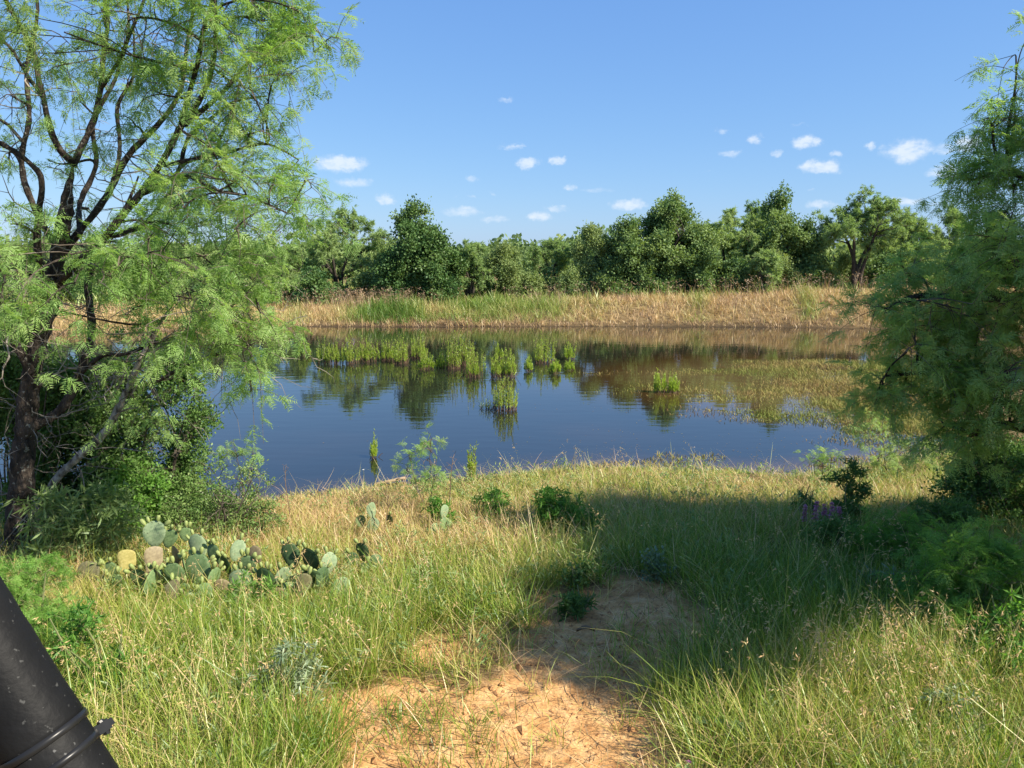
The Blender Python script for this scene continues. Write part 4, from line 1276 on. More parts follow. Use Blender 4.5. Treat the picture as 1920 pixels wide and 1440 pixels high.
def sand_litter():
    rng = rng_(304)
    A = Acc()
    n = 8000
    Y = rng.uniform(2.2, 7.5, n); X = rng.uniform(-1.8, 2.4, n)
    kp = sand_mask(X, Y) > rng.uniform(.1, .5, n)
    X, Y = X[kp], Y[kp]; n = len(X)
    near_rough = (fbm(X, Y, .16, 41, 3) - .5) * .055 + (fbm(X, Y, .5, 44, 2) - .5) * .06 - .03 * sand_mask(X, Y)
    base = np.stack([X, Y, height(X, Y) + near_rough * .9 + .008], -1)
    blades(A, base, rng.uniform(.02, .11, n) , rng.random(n) * 6.28, rng.uniform(.85, .95, n), rng.uniform(0, .3, n), rng.uniform(.002, .006, n), np.clip(rng.normal(.3, .35, n), 0, 1), rng)
    tag(link('straw_litter', A.mesh('straw_litter', M['litter']), kind='stuff'), 'bits of straw and dead leaf lying on the bare orange sand', 'litter')
    # clods and pebbles
    B = Acc()
    n = 3800
    Y = rng.uniform(2.2, 7.0, n); X = rng.uniform(-1.8, 2.4, n)
    kp = sand_mask(X, Y) > .3
    X, Y = X[kp], Y[kp]; n = len(X)
    nr = (fbm(X, Y, .16, 41, 3) - .5) * .055 + (fbm(X, Y, .5, 44, 2) - .5) * .06 - .03 * sand_mask(X, Y)
    base = np.stack([X, Y, height(X, Y) + nr], -1)
    v = np.array([[1, 0, 0], [-1, .1, 0], [0, 1, .1], [.1, -1, 0], [0, 0, .8], [0, 0, -.7]], float)
    v += rng.normal(size=v.shape) * .18
    t = np.array([[0, 2, 4], [2, 1, 4], [1, 3, 4], [3, 0, 4], [2, 0, 5], [1, 2, 5], [3, 1, 5], [0, 3, 5]])
    scatter(B, v, t, None, base, frames(unit(rng, n) * [1, 1, .3]), rng.gamma(2, .0036, n) + .002, rng.random(n))
    clod = surf_mat('sand_clod', (.24, .12, .05), (.50, .28, .12), scale=30, bump=.3)
    tag(link('sand_clods', B.mesh('sand_clods', clod), kind='stuff'), 'small crumbs and pebbles scattered over the bare orange sand', 'pebbles')


sand_litter()


# ------------------------------------------------------------------ pond weed and floating bits
def pond_weed():
    rng = rng_(305)
    # emergent mat on the right
    A = Acc()
    n = 130000
    px = rng.uniform(1080, 2000, n); py = rng.uniform(655, 850, n)
    d = np.stack([(px - 960) / FPX, CP + (720 - py) / FPX * SP, -SP + (720 - py) / FPX * CP], -1)
    P = np.array([0, 0, CAM_Z]) + d * (-CAM_Z / d[:, 2])[:, None]
    X, Y = P[:, 0], P[:, 1]
    sd = sdf(X, Y)
    f = mat_field(X, Y)
    kp = (sd < .3) & (rng.random(n) < sstep(.0, .65, f))
    X, Y, f = X[kp], Y[kp], f[kp]; n = len(X)
    base = np.stack([X, Y, np.maximum(height(X, Y), 0) - .006], -1)
    L = rng.uniform(.05, .17, n) * (.5 + .9 * sstep(.2, 1, f))
    dry = np.clip(.40 + (fbm(X, Y, 1.5, 82) - .5) * 1.2 + rng.normal(size=n) * .15 + .25 * (f < .15), 0, 1)
    blades(A, base, L, rng.random(n) * 6.28, rng.uniform(.1, .95, n), rng.uniform(0, .6, n), rng.uniform(.006, .014, n), dry, rng)
    # trailing shore weed along the near edge
    m = 34000
    px = rng.uniform(480, 1850, m); py = rng.uniform(800, 935, m)
    d = np.stack([(px - 960) / FPX, CP + (720 - py) / FPX * SP, -SP + (720 - py) / FPX * CP], -1)
    P = np.array([0, 0, CAM_Z]) + d * (-CAM_Z / d[:, 2])[:, None]
    X, Y = P[:, 0], P[:, 1]; sd = sdf(X, Y)
    right = sstep(900, 1500, px)
    f = np.exp(sd / (.22 + .75 * right)) + (fbm(X * .7, Y, .7, 83, 4) - .5) * 1.3
    kp = (sd < .06) & (f > .52) & (rng.random(m) < .75)
    X, Y, sd = X[kp], Y[kp], sd[kp]; m = len(X)
    blades(A, np.stack([X, Y, np.full(m, -.004)], -1), rng.uniform(.02, .085, m), rng.random(m) * 6.28, rng.uniform(.3, .97, m), rng.uniform(0, .5, m), rng.uniform(.006, .016, m),
           np.clip(.55 + rng.normal(size=m) * .25, 0, 1), rng)
    tag(link('pond_weed', A.mesh('pond_weed', M['weed']), kind='stuff'), 'brownish green weed mat in the shallow right side of the pond', 'pond weed')
    # floating leaves and scum
    B = Acc()
    n = 16000
    px = rng.uniform(420, 1850, n); py = rng.uniform(640, 905, n)
    d = np.stack([(px - 960) / FPX, CP + (720 - py) / FPX * SP, -SP + (720 - py) / FPX * CP], -1)
    P = np.array([0, 0, CAM_Z]) + d * (-CAM_Z / d[:, 2])[:, None]
    X, Y = P[:, 0], P[:, 1]; sd = sdf(X, Y)
    cl = [(660, 722, 1.0, .8), (760, 700, 1.2, .6), (850, 695, 1.6, .6), (1010, 700, 1.5, .35), (945, 770, .9, .35), (1200, 690, 2.6, .6), (1350, 760, 2.0, .45), (1150, 840, 1.6, .35), (1350, 850, 1.6, .5), (1560, 790, 1.8, .7)]
    f = np.zeros(n)
    for a, b, r, g in cl:
        c = atz(a, b); f = np.maximum(f, g * np.exp(-(((X - c[0]) / r) ** 2 + ((Y - c[1]) / (r * .8)) ** 2)))
    f = f * sstep(.38, .62, fbm(X * .5, Y, .6, 85, 3)) + .0015
    kp = (sd < -.1) & (rng.random(n) < f)
    X, Y = X[kp], Y[kp]; n = len(X)
    v = np.array([[1, 0, 0], [.4, .5, 0], [-.5, .45, 0], [-1, 0, 0], [-.4, -.5, 0], [.5, -.4, 0]]); q = np.array([[0, 1, 2, 3], [0, 3, 4, 5]])
    ang = rng.random(n) * 6.28
    fr = frames(np.stack([np.cos(ang), np.sin(ang), 0 * ang], -1))
    scatter(B, v, None, q, np.stack([X, Y, rng.uniform(.004, .007, n)], -1), fr, rng.uniform(.004, .015, n) * (.5 + .04 * Y), np.clip(rng.normal(.88, .2, n), 0, 1))
    tag(link('floating_leaves', B.mesh('floating_leaves', M['weed']), kind='stuff'), 'brown leaves and scum floating on the pond', 'debris')


pond_weed()

# ------------------------------------------------------------------ plants standing in the water
POND = [
    (569, 668, 24, 16, .75, 'small yellowish plant at the left end of the row of water plants'),
    (606, 680, 36, 14, .8, 'leftmost of the tall clumps in the row of water plants'),
    (628, 681, 38, 18, .6, 'second tall clump in the row of water plants, touching the leftmost one'),
    (657, 681, 40, 22, .55, 'broad clump in the row of water plants, reflected beside the scum patch'),
    (690, 678, 36, 22, .6, 'thin clump between the broad clump and the middle of the row of water plants'),
    (726, 676, 34, 20, .65, 'sparse clump in the row left of the dark tree reflection'),
    (753, 681, 40, 22, .5, 'bright clump at the upper left of the dark tree reflection'),
    (786, 672, 38, 20, .55, 'clump farthest back in the row, straight below the dark round tree'),
    (797, 692, 28, 20, .7, 'low brownish clump above the middle of the dark tree reflection'),
    (828, 690, 22, 14, .75, 'short sparse clump right of the dark tree reflection'),
    (848, 691, 52, 20, .55, 'tall clump near the right end of the row of water plants'),
    (874, 686, 58, 20, .5, 'tallest clump of the row of water plants'),
    (890, 706, 44, 24, .5, 'dense clump closest to us at the right end of the row'),
    (932, 706, 42, 16, .5, 'narrow clump, left one of the pair right of the row'),
    (937, 672, 22, 12, .65, 'small clump behind the pair right of the row'),
    (955, 706, 42, 18, .5, 'narrow clump, right one of the pair right of the row'),
    (992, 696, 26, 10, .55, 'little shoot between the pair and the bushy clump'),
    (1019, 680, 44, 26, .45, 'bushy bright clump far right in the open water'),
    (1040, 700, 24, 14, .5, 'leaning shoots in front of the bushy bright clump'),
    (1068, 674, 28, 14, .5, 'small clump right of the bushy bright clump'),
    (1067, 694, 16, 12, .6, 'tiny clump in front of the small clump at the weed edge'),
    (947, 768, 48, 30, .4, 'isolated dense clump in the middle of the blue water'),
    (916, 766, 18, 22, .95, 'brown withered stems left of the isolated clump'),
    (1238, 736, 34, 14, .5, 'left spikes of the little stand near the weed mat'),
    (1263, 736, 28, 14, .5, 'right spikes of the little stand near the weed mat'),
    (701, 858, 36, 9, .4, 'single leafy shoot standing in the water near the shore'),
    (886, 902, 62, 12, .45, 'pale leafy shoot at the near water edge'),
]


def shoots(rng, base, h, w, tint, n, leaf_l, leaf_w, per, acc_s, acc_l, rigid=.12, updir=.9):
    """upright shoots set with narrow leaves"""
    ang = rng.random(n) * 6.28; r = w * np.sqrt(rng.random(n))
    b = base + np.stack([r * np.cos(ang), r * np.sin(ang) * .8, np.zeros(n) - .02], -1)
    H = h * rng.uniform(.35, 1.05, n) * (1 - .4 * (r / max(w, 1e-3)))
    lean = rng.normal(size=(n, 2)) * rigid * H[:, None]
    tip = b + np.stack([lean[:, 0], lean[:, 1], H], -1)
    mid = (b + tip) / 2 + rng.normal(size=(n, 3)) * [.04, .04, 0] * H[:, None]
    t = np.linspace(0, 1, 6)[None, :, None]
    P = (1 - t) ** 2 * b[:, None] + 2 * t * (1 - t) * mid[:, None] + t * t * tip[:, None]
    tubes(acc_s, P, np.broadcast_to(np.linspace(1, .4, 6), (n, 6)) * np.clip(h * .006, .002, .006), 4)
    src = np.repeat(np.arange(n), per); k = len(src)
    tt = rng.uniform(.18, 1.0, k) * 4.999; i = tt.astype(int); f = (tt - i)[:, None]
    p = P[src, i] * (1 - f) + P[src, i + 1] * f
    a = rng.random(k) * 6.28; e = rng.normal(updir, .25, k)
    d = np.stack([np.cos(a) * np.cos(e), np.sin(a) * np.cos(e), np.sin(e)], -1)
    V = np.array([[0, 0, 0], [.45, -.5, .03], [1, 0, -.08], [.45, .5, .03]])
    V = V * [leaf_l, leaf_w, leaf_l]
    scatter(acc_l, V, np.array([[0, 1, 2], [0, 2, 3]]), None, p, frames(d, rng.normal(size=k) * .8), rng.uniform(.6, 1.2, k) * (1.1 - .45 * tt / 5), np.clip(tint + rng.normal(size=k) * .15, 0, 1))


for k, (px, py, hp, wp, tn, lb) in enumerate(POND):
    rng = rng_(400 + k)
    g = atz(px, py) if py < 880 else ground_px(px, py)
    s = np.linalg.norm(g - [0, 0, CAM_Z]) / FPX
    root = thing('water_plant', lb, 'plant', g, 'plants standing in the pond')
    a1, a2 = Acc(), Acc()
    n = max(5, int(wp * 2.0))
    shoots(rng, g, hp * s * 1.6, wp * .8 * s, 1 - tn if tn < .9 else .2, n,   .085 if py < 760 else .07, .018 if py < 760 else .012, 34 if tn < .9 else 3, a1, a2, rigid=.07, updir=1.15)
    # drowned brown stems round the foot
    m = max(4, int(wp * .7))
    ang = rng.random(m) * 6.28; r = wp * .75 * s * np.sqrt(rng.random(m))
    b = g + np.stack([r * np.cos(ang), r * np.sin(ang), np.zeros(m) - .02], -1)
    tip = b + np.stack([rng.normal(size=m) * .06, rng.normal(size=m) * .06, rng.uniform(.08, .28, m) * hp * s / .5], -1)
    tubes(a1, np.stack([b, (b + tip) / 2 + rng.normal(size=(m, 3)) * .012, tip], 1), np.broadcast_to([.006, .005, .003], (m, 3)), 4)
    link('stems', a1.mesh('stems', M['reedstem'], g), root, 'stuff')
    link('foliage', a2.mesh('foliage', M['pond'], g), root, 'stuff')

# ------------------------------------------------------------------ shrubs and weeds on the near bank
def bush(seed, px, py, top, x0, x1, leaf, mat, label, name='shrub', cat='shrub', subs=8, sprigs=5, fronds=6, lsc=(.9, 1.3), tint=.5, depth=.5, droop=.3, br=.012,
         bare=0, slen=(.12, .3), bsz=.2, nb=10, fill=1.0, group=None, stemmat='twig', slim=False):
    rng = rng_(seed)
    g = ground_px(px, py)
    t = np.linalg.norm(g - [0, 0, CAM_Z]) / FPX
    H = (py - top) * t * 1.04; W = (x1 - x0) / 2 * t
    cx = ((x0 + x1) / 2 - px) * t
    root = thing(name, label, cat, g, group)
    limbs = []
    for k in range(5 if not slim else 2):
        a = rng.random() * 6.28
        tip = g + [cx * .8 + math.cos(a) * W * .6, math.sin(a) * W * depth, H * rng.uniform(.6, .9)]
        limbs.append((np.array([g + [0, 0, -.04], g + (tip - g) * .4 + rng.normal(size=3) * .06 * H + [0, 0, .06 * H], tip]), [br, br * .7, br * .3]))
    N_, R_, P, R = limb_nodes(limbs, .08)
    b_, l_ = Acc(), Acc()
    for p, r in zip(P, R):
        tubes(b_, p[None], r[None], 5)
    blobs = []
    for k in range(nb):
        u, v = rng.uniform(-1, 1, 2)
        env = math.sqrt(max(.05, 1 - .8 * u * u))
        rr = bsz * rng.uniform(.7, 1.25)
        h = rng.uniform(.12, 1) ** .8 * env
        blobs.append((g[0] + cx + u * max(.02, W - rr * .7), g[1] + v * W * depth, g[2] + max(rr * .5, h * H - rr * .7), rr, fill * (rr / .2) ** 1.2))
    grow(rng, N_, R_, blobs, leaf, b_, b_, l_, subs=subs, sprigs=sprigs, fronds=fronds, slen=slen, lsc=lsc, droop=droop, br=br, tw=.0028, sides=(4, 3), blobtint=tint)
    if bare:
        bare_twigs(rng, N_, R_, bare, b_, L=(.15, .5), r=.003)
    link('stems', b_.mesh('stems', M[stemmat], g), root, 'stuff')
    link('foliage', l_.mesh('foliage', M[mat], g), root, 'stuff')
    return root


ROS_SMALL = [rosette(RT, 6, .028, .013, .04) for _ in range(5)]
LANCE = [rosette(RT, 4, .10, .017, .03) for _ in range(5)]
LANCE_S = [rosette(RT, 5, .05, .011, .02) for _ in range(5)]

bush(501, 320, 985, 690, 180, 430, ROS_NEAR, 'shrub', 'dark small leaved shrub under the low boughs of the big left tree', nb=18, bsz=.24, subs=8, sprigs=5, fronds=6, lsc=(.9, 1.4), tint=.42, bare=60, br=.016)
bush(502, 180, 985, 690, 60, 270, ROS_NEAR, 'shrub', 'dark leafy shrub right behind the main trunk of the big left tree', nb=26, bsz=.26, subs=8, sprigs=5, fronds=6, lsc=(1, 1.5), tint=.4, bare=30)
bush(533, 20, 985, 640, -110, 120, ROS_NEAR, 'shrub', 'dark shrub filling the left picture edge behind the trunk', nb=26, bsz=.27, subs=8, sprigs=5, fronds=6, lsc=(1, 1.5), tint=.38, bare=20)
bush(534, 300, 968, 640, 200, 390, ROS_NEAR, 'shrub', 'loose tall shrub at the water edge behind the dark small leaved shrub', nb=12, bsz=.25, subs=7, sprigs=4, fronds=5, lsc=(.9, 1.4), tint=.5, bare=50, fill=.7)
bush(503, 262, 1005, 880, 190, 325, ROS_NEAR, 'bright', 'vivid green bushy shrub at the foot of the dark shrub', nb=11, bsz=.17, subs=8, sprigs=5, fronds=7, tint=.5)
bush(504, 420, 1010, 890, 320, 520, ROS_SMALL, 'shrub', 'grey twiggy shrub between the vivid green shrub and the water', nb=16, bsz=.17, subs=7, sprigs=5, fronds=5, tint=.75, bare=60)
bush(505, 180, 1050, 925, 80, 260, LANCE, 'paleweed', 'pale weed with long narrow leaves beside the trunk foot', name='weed', cat='weed', nb=9, bsz=.15, subs=5, sprigs=3, fronds=5, lsc=(.8, 1.3), tint=.3, stemmat='stem')
bush(506, 100, 1075, 950, 45, 160, LANCE, 'paleweed', 'pale weed with long leaves growing against the trunk', name='weed', cat='weed', nb=8, bsz=.14, subs=5, sprigs=3, fronds=5, lsc=(.8, 1.2), tint=.35, stemmat='stem')
bush(507, 65, 1240, 1075, -30, 125, FROND_L, 'bright', 'bright feathery green bush just above the black padded bar', nb=18, bsz=.15, subs=8, sprigs=4, fronds=5, lsc=(.4, .62), tint=.55, slen=(.08, .18), stemmat='stem')
bush(508, 190, 1310, 1160, 90, 260, LANCE_S, 'bright', 'dull green leafy weed right of the feathery bush', name='weed', cat='weed', nb=8, bsz=.13, subs=6, sprigs=4, fronds=4, tint=.2, stemmat='stem', slen=(.08, .2))
bush(509, 463, 950, 822, 415, 500, FROND_L, 'mesquite', 'wispy mesquite seedling against the water near the grey shrub', name='mesquite_sapling', cat='sapling', nb=6, bsz=.11, subs=3, sprigs=2, fronds=4, tint=.5, lsc=(.6, .9), slim=True, br=.007)
bush(510, 805, 962, 806, 748, 836, FROND_L, 'mesquite', 'slender mesquite sapling against the water beside the drifting stick', name='mesquite_sapling', cat='sapling', nb=10, bsz=.13, subs=3, sprigs=2, fronds=5, tint=.75, lsc=(.55, .85), slim=True, br=.007)
bush(511, 820, 990, 925, 795, 850, LANCE_S, 'bright', 'low green weed at the foot of the slender sapling', name='weed', cat='weed', nb=5, bsz=.11, subs=5, sprigs=4, fronds=5, tint=.2, stemmat='stem', slen=(.06, .16))
bush(512, 925, 975, 925, 885, 960, LANCE_S, 'bright', 'soft green weed patch between the sapling and the dark bush', name='weed', cat='weed', nb=7, bsz=.11, subs=5, sprigs=4, fronds=5, tint=.3, stemmat='stem', slen=(.06, .16))
bush(513, 1035, 1000, 922, 990, 1078, LANCE_S, 'bright', 'dark green weedy bush where the tree shadow begins', name='weed', cat='weed', nb=10, bsz=.13, subs=6, sprigs=4, fronds=6, tint=.1, stemmat='stem', slen=(.08, .2))
bush(514, 1098, 1010, 955, 1065, 1125, LANCE_S, 'bright', 'smaller dark weed right beside the weedy bush at the shadow edge', name='weed', cat='weed', nb=7, bsz=.11, subs=5, sprigs=4, fronds=6, tint=.0, stemmat='stem', slen=(.08, .2))
bush(515, 1590, 985, 862, 1552, 1622, LANCE_S, 'shrub', 'tall dark spiky weed above the purple flowers', name='weed', cat='weed', nb=9, bsz=.12, subs=6, sprigs=4, fronds=7, tint=.25, stemmat='stem', slen=(.06, .16), droop=0)
bush(516, 1512, 970, 912, 1495, 1532, LANCE_S, 'shrub', 'short dark spiky weed left of the tall spiky weed', name='weed', cat='weed', nb=4, bsz=.1, subs=5, sprigs=4, fronds=6, tint=.25, stemmat='stem', slen=(.05, .14), droop=0)
bush(517, 1542, 905, 832, 1505, 1578, FROND_L, 'mesquite', 'pale glowing mesquite shoot at the water edge, left of three', name='mesquite_sapling', cat='sapling', nb=6, bsz=.14, subs=4, sprigs=2, fronds=5, lsc=(.6, .95), tint=.95, slim=True, br=.007)
bush(518, 1665, 890, 796, 1615, 1705, FROND_L, 'mesquite', 'tallest of the three pale mesquite shoots at the water edge', name='mesquite_sapling', cat='sapling', nb=9, bsz=.16, subs=4, sprigs=2, fronds=5, lsc=(.6, .95), tint=.95, slim=True, br=.007)
bush(519, 1742, 885, 838, 1710, 1775, FROND_L, 'mesquite', 'rightmost of the three pale mesquite shoots by the hanging boughs', name='mesquite_sapling', cat='sapling', nb=6, bsz=.14, subs=4, sprigs=2, fronds=5, lsc=(.6, .95), tint=.9, slim=True, br=.007)
bush(520, 1885, 985, 855, 1790, 1990, ROS_NEAR, 'shrub', 'very dark shrub under the shaded boughs at the right edge', nb=16, bsz=.22, subs=8, sprigs=5, fronds=6, tint=.3, bare=20)
bush(521, 1830, 1200, 1015, 1735, 1935, FROND_L, 'bright', 'big feathery green bush in the shade at the right edge', nb=22, bsz=.19, subs=8, sprigs=4, fronds=5, tint=.45, lsc=(.6, .9), stemmat='stem')
bush(522, 1690, 1075, 985, 1625, 1740, FROND_L, 'bright', 'feathery green bush in the shade behind the silvery weed', nb=12, bsz=.15, subs=7, sprigs=4, fronds=5, tint=.3, lsc=(.5, .8), stemmat='stem')
bush(523, 1660, 1125, 1065, 1615, 1715, LANCE, 'silver', 'silvery narrow leaved weed with a small violet flower in the shade', name='weed', cat='weed', nb=6, bsz=.1, subs=4, sprigs=3, fronds=4, tint=.2, lsc=(.6, .9), stemmat='stem', slen=(.06, .14))
bush(524, 535, 1330, 1205, 455, 625, LANCE, 'silver', 'silvery weed with narrow leaves in the sunlit left grass', name='weed', cat='weed', nb=12, bsz=.12, subs=4, sprigs=3, fronds=5, tint=.55, lsc=(.35, .6), stemmat='stem', slen=(.06, .16))
bush(525, 1775, 1390, 1285, 1725, 1830, LANCE, 'silver', 'silvery weed with jagged leaves in the sunlit right grass', name='weed', cat='weed', nb=8, bsz=.09, subs=4, sprigs=3, fronds=4, tint=.6, lsc=(.35, .6), stemmat='stem', slen=(.05, .12))
bush(526, 1560, 1040, 975, 1510, 1620, LANCE_S, 'shrub', 'dark leafy weed below the purple flowers', name='weed', cat='weed', nb=8, bsz=.13, subs=5, sprigs=4, fronds=6, tint=.4, stemmat='stem', slen=(.08, .18))
bush(527, 1780, 1010, 935, 1700, 1830, LANCE_S, 'shrub', 'dim weedy bush left of the very dark shrub', name='weed', cat='weed', nb=10, bsz=.14, subs=5, sprigs=4, fronds=6, tint=.5, stemmat='stem', slen=(.08, .2))
bush(528, 1225, 1085, 1040, 1200, 1250, ROS_NEAR, 'silver', 'small blue green weed at the top of the sandy track', name='weed', cat='weed', nb=4, bsz=.08, subs=4, sprigs=3, fronds=4, tint=.1, stemmat='stem', slen=(.05, .1))
bush(529, 1078, 1105, 1048, 1060, 1098, ROS_NEAR, 'shrub', 'small upright dark weed left of the sandy track', name='weed', cat='weed', nb=4, bsz=.07, subs=4, sprigs=3, fronds=4, tint=.5, stemmat='stem', slen=(.04, .1))
bush(530, 1090, 1150, 1100, 1055, 1130, LANCE_S, "shrub", 'bluish green weed in the grass by the sandy track', name='weed', cat='weed', nb=5, bsz=.08, subs=4, sprigs=3, fronds=5, tint=.1, stemmat='stem', slen=(.05, .12))
bush(531, 1890, 1290, 1130, 1830, 1970, LANCE_S, 'bright', 'green weed at the lower right edge behind the sunlit oat grass', name='weed', cat='weed', nb=9, bsz=.13, subs=5, sprigs=4, fronds=5, tint=.1, stemmat='stem', slen=(.07, .18))
bush(532, 470, 1150, 1085, 430, 520, LANCE_S, 'bright', 'little green weed in front of the middle of the prickly pears', name='weed', cat='weed', nb=5, bsz=.09, subs=4, sprigs=3, fronds=5, tint=.3, stemmat='stem', slen=(.05, .12))


# flower spikes
def flower(px, py, top, label, seed, petals=5, size=.036):
    rng = rng_(seed)
    g = ground_px(px, py); t = np.linalg.norm(g - [0, 0, CAM_Z]) / FPX
    H = (py - top) * t
    root = thing('horsemint_flower', label, 'flower', g, 'purple flower spikes by the dark weed')
    a, b, c = Acc(), Acc(), Acc()
    tip = g + [rng.normal() * .02, rng.normal() * .02, H]
    P = np.stack([g - [0, 0, .02], (g + tip) / 2 + rng.normal(size=3) * .01, tip])[None]
    tubes(a, P, np.array([[.004, .0035, .002]]), 5)
    link('stem', a.mesh('stem', M['stem'], g), root)
    for k in range(petals):
        w = Acc(); n = 26
        p = g + (tip - g) * (1 - .11 * k)
        an = rng.random(n) * 6.28; e = rng.normal(.2, .4, n)
        d = np.stack([np.cos(an) * np.cos(e), np.sin(an) * np.cos(e), np.sin(e)], -1)
        V = np.array([[0, 0, 0], [.5, -.28, .1], [1, 0, -.1], [.5, .28, .1]])
        scatter(w, V, np.array([[0, 1, 2], [0, 2, 3]]), None, np.repeat(p[None], n, 0), frames(d, rng.normal(size=n)), size * rng.uniform(.7, 1.1, n) * (1 - .1 * (petals - 1 - k) * .0) * (.75 + .12 * k), rng.random(n))
        link('petal_whorl', w.mesh('petal_whorl', M['purple'], g), root)
    n = 14
    tt = rng.uniform(.05, .6, n)[:, None]
    an = rng.random(n) * 6.28
    d = np.stack([np.cos(an), np.sin(an), rng.uniform(.1, .7, n)], -1)
    V = np.array([[0, 0, 0], [.5, -.1, .05], [1, 0, -.1], [.5, .1, .05]])
    scatter(c, V, np.array([[0, 1, 2], [0, 2, 3]]), None, g + (tip - g) * tt, frames(d), np.full(n, .06), rng.random(n))
    link('leaves', c.mesh('leaves', M['shrub'], g), root, 'stuff')


for k, (x, y, tp, lb) in enumerate([(1508, 1005, 952, 'leftmost purple flower spike below the short spiky weed'), (1524, 1010, 946, 'second purple flower spike from the left, the fullest'),
                                    (1541, 1000, 950, 'middle purple flower spike, slightly behind its neighbours'), (1560, 1008, 948, 'purple flower spike second from the right'),
                                    (1576, 1000, 955, 'rightmost purple flower spike under the tall spiky weed')]):
    flower(x, y, tp, lb, 600 + k)


def small_blossom(px, py, col, label, seed, hgt=.12):
    rng = rng_(seed)
    g = ground_px(px, py)
    root = thing('wild_flower', label, 'flower', g)
    a = Acc(); tubes(a, np.stack([g - [0, 0, .02], g + [.01, 0, hgt * .5], g + [0, 0, hgt]])[None], np.array([[.003, .0025, .002]]), 5)
    link('stem', a.mesh('stem', M['stem'], g), root)
    V = np.array([[0, 0, 0], [.5, -.35, .1], [1, 0, 0], [.5, .35, .1]])
    for k in range(5):
        p = Acc(); an = k * 1.2566
        scatter(p, V, np.array([[0, 1, 2], [0, 2, 3]]), None, (g + [0, 0, hgt])[None], frames(np.array([[math.cos(an), math.sin(an), .3]])), np.array([.018]), np.array([.7]))
        link('petal', p.mesh('petal', col, g), root)


violet = leaf_mat('violet_petal', [(0, (.14, .10, .42)), (1, (.24, .18, .55))], trans=.3)
pink = leaf_mat('pink_petal', [(0, (.55, .12, .35)), (1, (.68, .25, .48))], trans=.3)
white = leaf_mat('white_petal', [(0, (.7, .7, .65)), (1, (.8, .8, .76))], trans=.3)
small_blossom(1668, 1130, violet, 'small violet blossom in front of the silvery weed in the shade', 620, .22)
small_blossom(1290, 1448, pink, 'small pink blossom at the bottom edge below the sand', 621, .05)
small_blossom(683, 925, white, 'small white blossom at the water edge left of the drifting stick', 622, .3)


# broad leaved plant on the sand
def broadleaf():
    rng = rng_(630)
    g = ground_px(1345, 1400)
    root = thing('broadleaf_plant', 'low plant with broad pale green leaves at the lower right of the sand', 'plant', g)
    for k in range(9):
        a = Acc()
        an = k * 2.4 + rng.random() * .5; l = rng.uniform(.06, .11); h = rng.uniform(.05, .14)
        o = np.array([math.cos(an), math.sin(an), 0])
        tip = g + o * rng.uniform(.03, .09) + [0, 0, h]
        V, T = [], []
        n = 7
        side = np.array([-o[1], o[0], 0])
        up = np.array([0, 0, 1.0])
        for i in range(n):
            s = i / (n - 1); wdt = l * .42 * math.sin(math.pi * (s * .86 + .12)) * (1 + .25 * math.cos(i * 3.1))
            c = tip + o * l * s + up * (.012 * math.sin(s * 3) - .03 * s * s)
            V += [c - side * wdt + up * .012, c, c + side * wdt + up * .012]
        q = []
        for i in range(n - 1):
            for j in range(2):
                q.append((i * 3 + j, i * 3 + j + 1, i * 3 + j + 4, i * 3 + j + 3))
        a.add(np.array(V), quads=q, tint=rng.uniform(.2, .7))
        leaf = link('leaf', a.mesh('leaf', M['padleaf'], g, smooth=True), root)
        st = Acc(); tubes(st, np.stack([g, (g + tip) / 2 + [0, 0, .02], tip])[None], np.array([[.003, .0025, .002]]), 4)
        link('leaf_stalk', st.mesh('leaf_stalk', M['stem'], g), leaf)


M['padleaf'] = leaf_mat('broad_leaf', [(0, (.12, .22, .07)), (1, (.24, .34, .13))], trans=.35, nscale=12, noise=.2)
broadleaf()


# dry stalks standing by the sapling
for k, (x, y, tp, dx, lb) in enumerate([(838, 985, 858, 12, 'thin dark dead stalk leaning right beside the slender sapling'), (718, 1010, 930, 10, 'thin dead stalk in the dry grass above the small cactus'),
                                        (545, 985, 885, -6, 'thin dead stalk in the dry grass near the grey shrub')]):
    g = ground_px(x, y); t = np.linalg.norm(g - [0, 0, CAM_Z]) / FPX
    a = Acc(); rng = rng_(640 + k)
    tip = g + [dx * t, .03, (y - tp) * t]
    P = np.stack([g - [0, 0, .03], g + (tip - g) * .35 + rng.normal(size=3) * .01, g + (tip - g) * .7 + rng.normal(size=3) * .012, tip])
    tubes(a, P[None], np.array([[.006, .005, .004, .002]]), 5)
    for j in range(4):
        s = P[2] + (tip - P[2]) * rng.random()
        tubes(a, np.stack([s, s + [rng.normal() * .03, rng.normal() * .03, .04], s + [rng.normal() * .05, 0, .08]])[None], np.array([[.003, .002, .0015]]), 4)
    tag(link('dead_stalk', a.mesh('dead_stalk', M['drystem'], g), loc=g), lb, 'stalk', 'dead stalks on the near bank')

# drifting stick
g = atz(731, 906)
a = Acc(); rng = rng_(650)
e0, e1 = atz(702, 910), atz(760, 902)
P = np.stack([e0, e0 + (e1 - e0) * .3 + [0, 0, .012], e0 + (e1 - e0) * .65 + [0, .02, .016], e1 + [0, 0, .03]]) + [0, 0, .012]
tubes(a, smooth_line(P, 12)[None], (np.linspace(.016, .024, 12) * (1 + .15 * rng.normal(size=12)))[None], 8)
tubes(a, np.stack([P[2], P[2] + [.06, -.03, .03], P[2] + [.12, -.07, .03]])[None], np.array([[.012, .009, .005]]), 6)
wood = surf_mat('driftwood', (.16, .11, .07), (.40, .30, .20), scale=20, bump=.5, stretch=(.2, 1, 1))
tag(link('driftwood_stick', a.mesh('driftwood_stick', wood, g, smooth=True), loc=g), 'pale brown stick lying in the water at the near shore', 'stick')


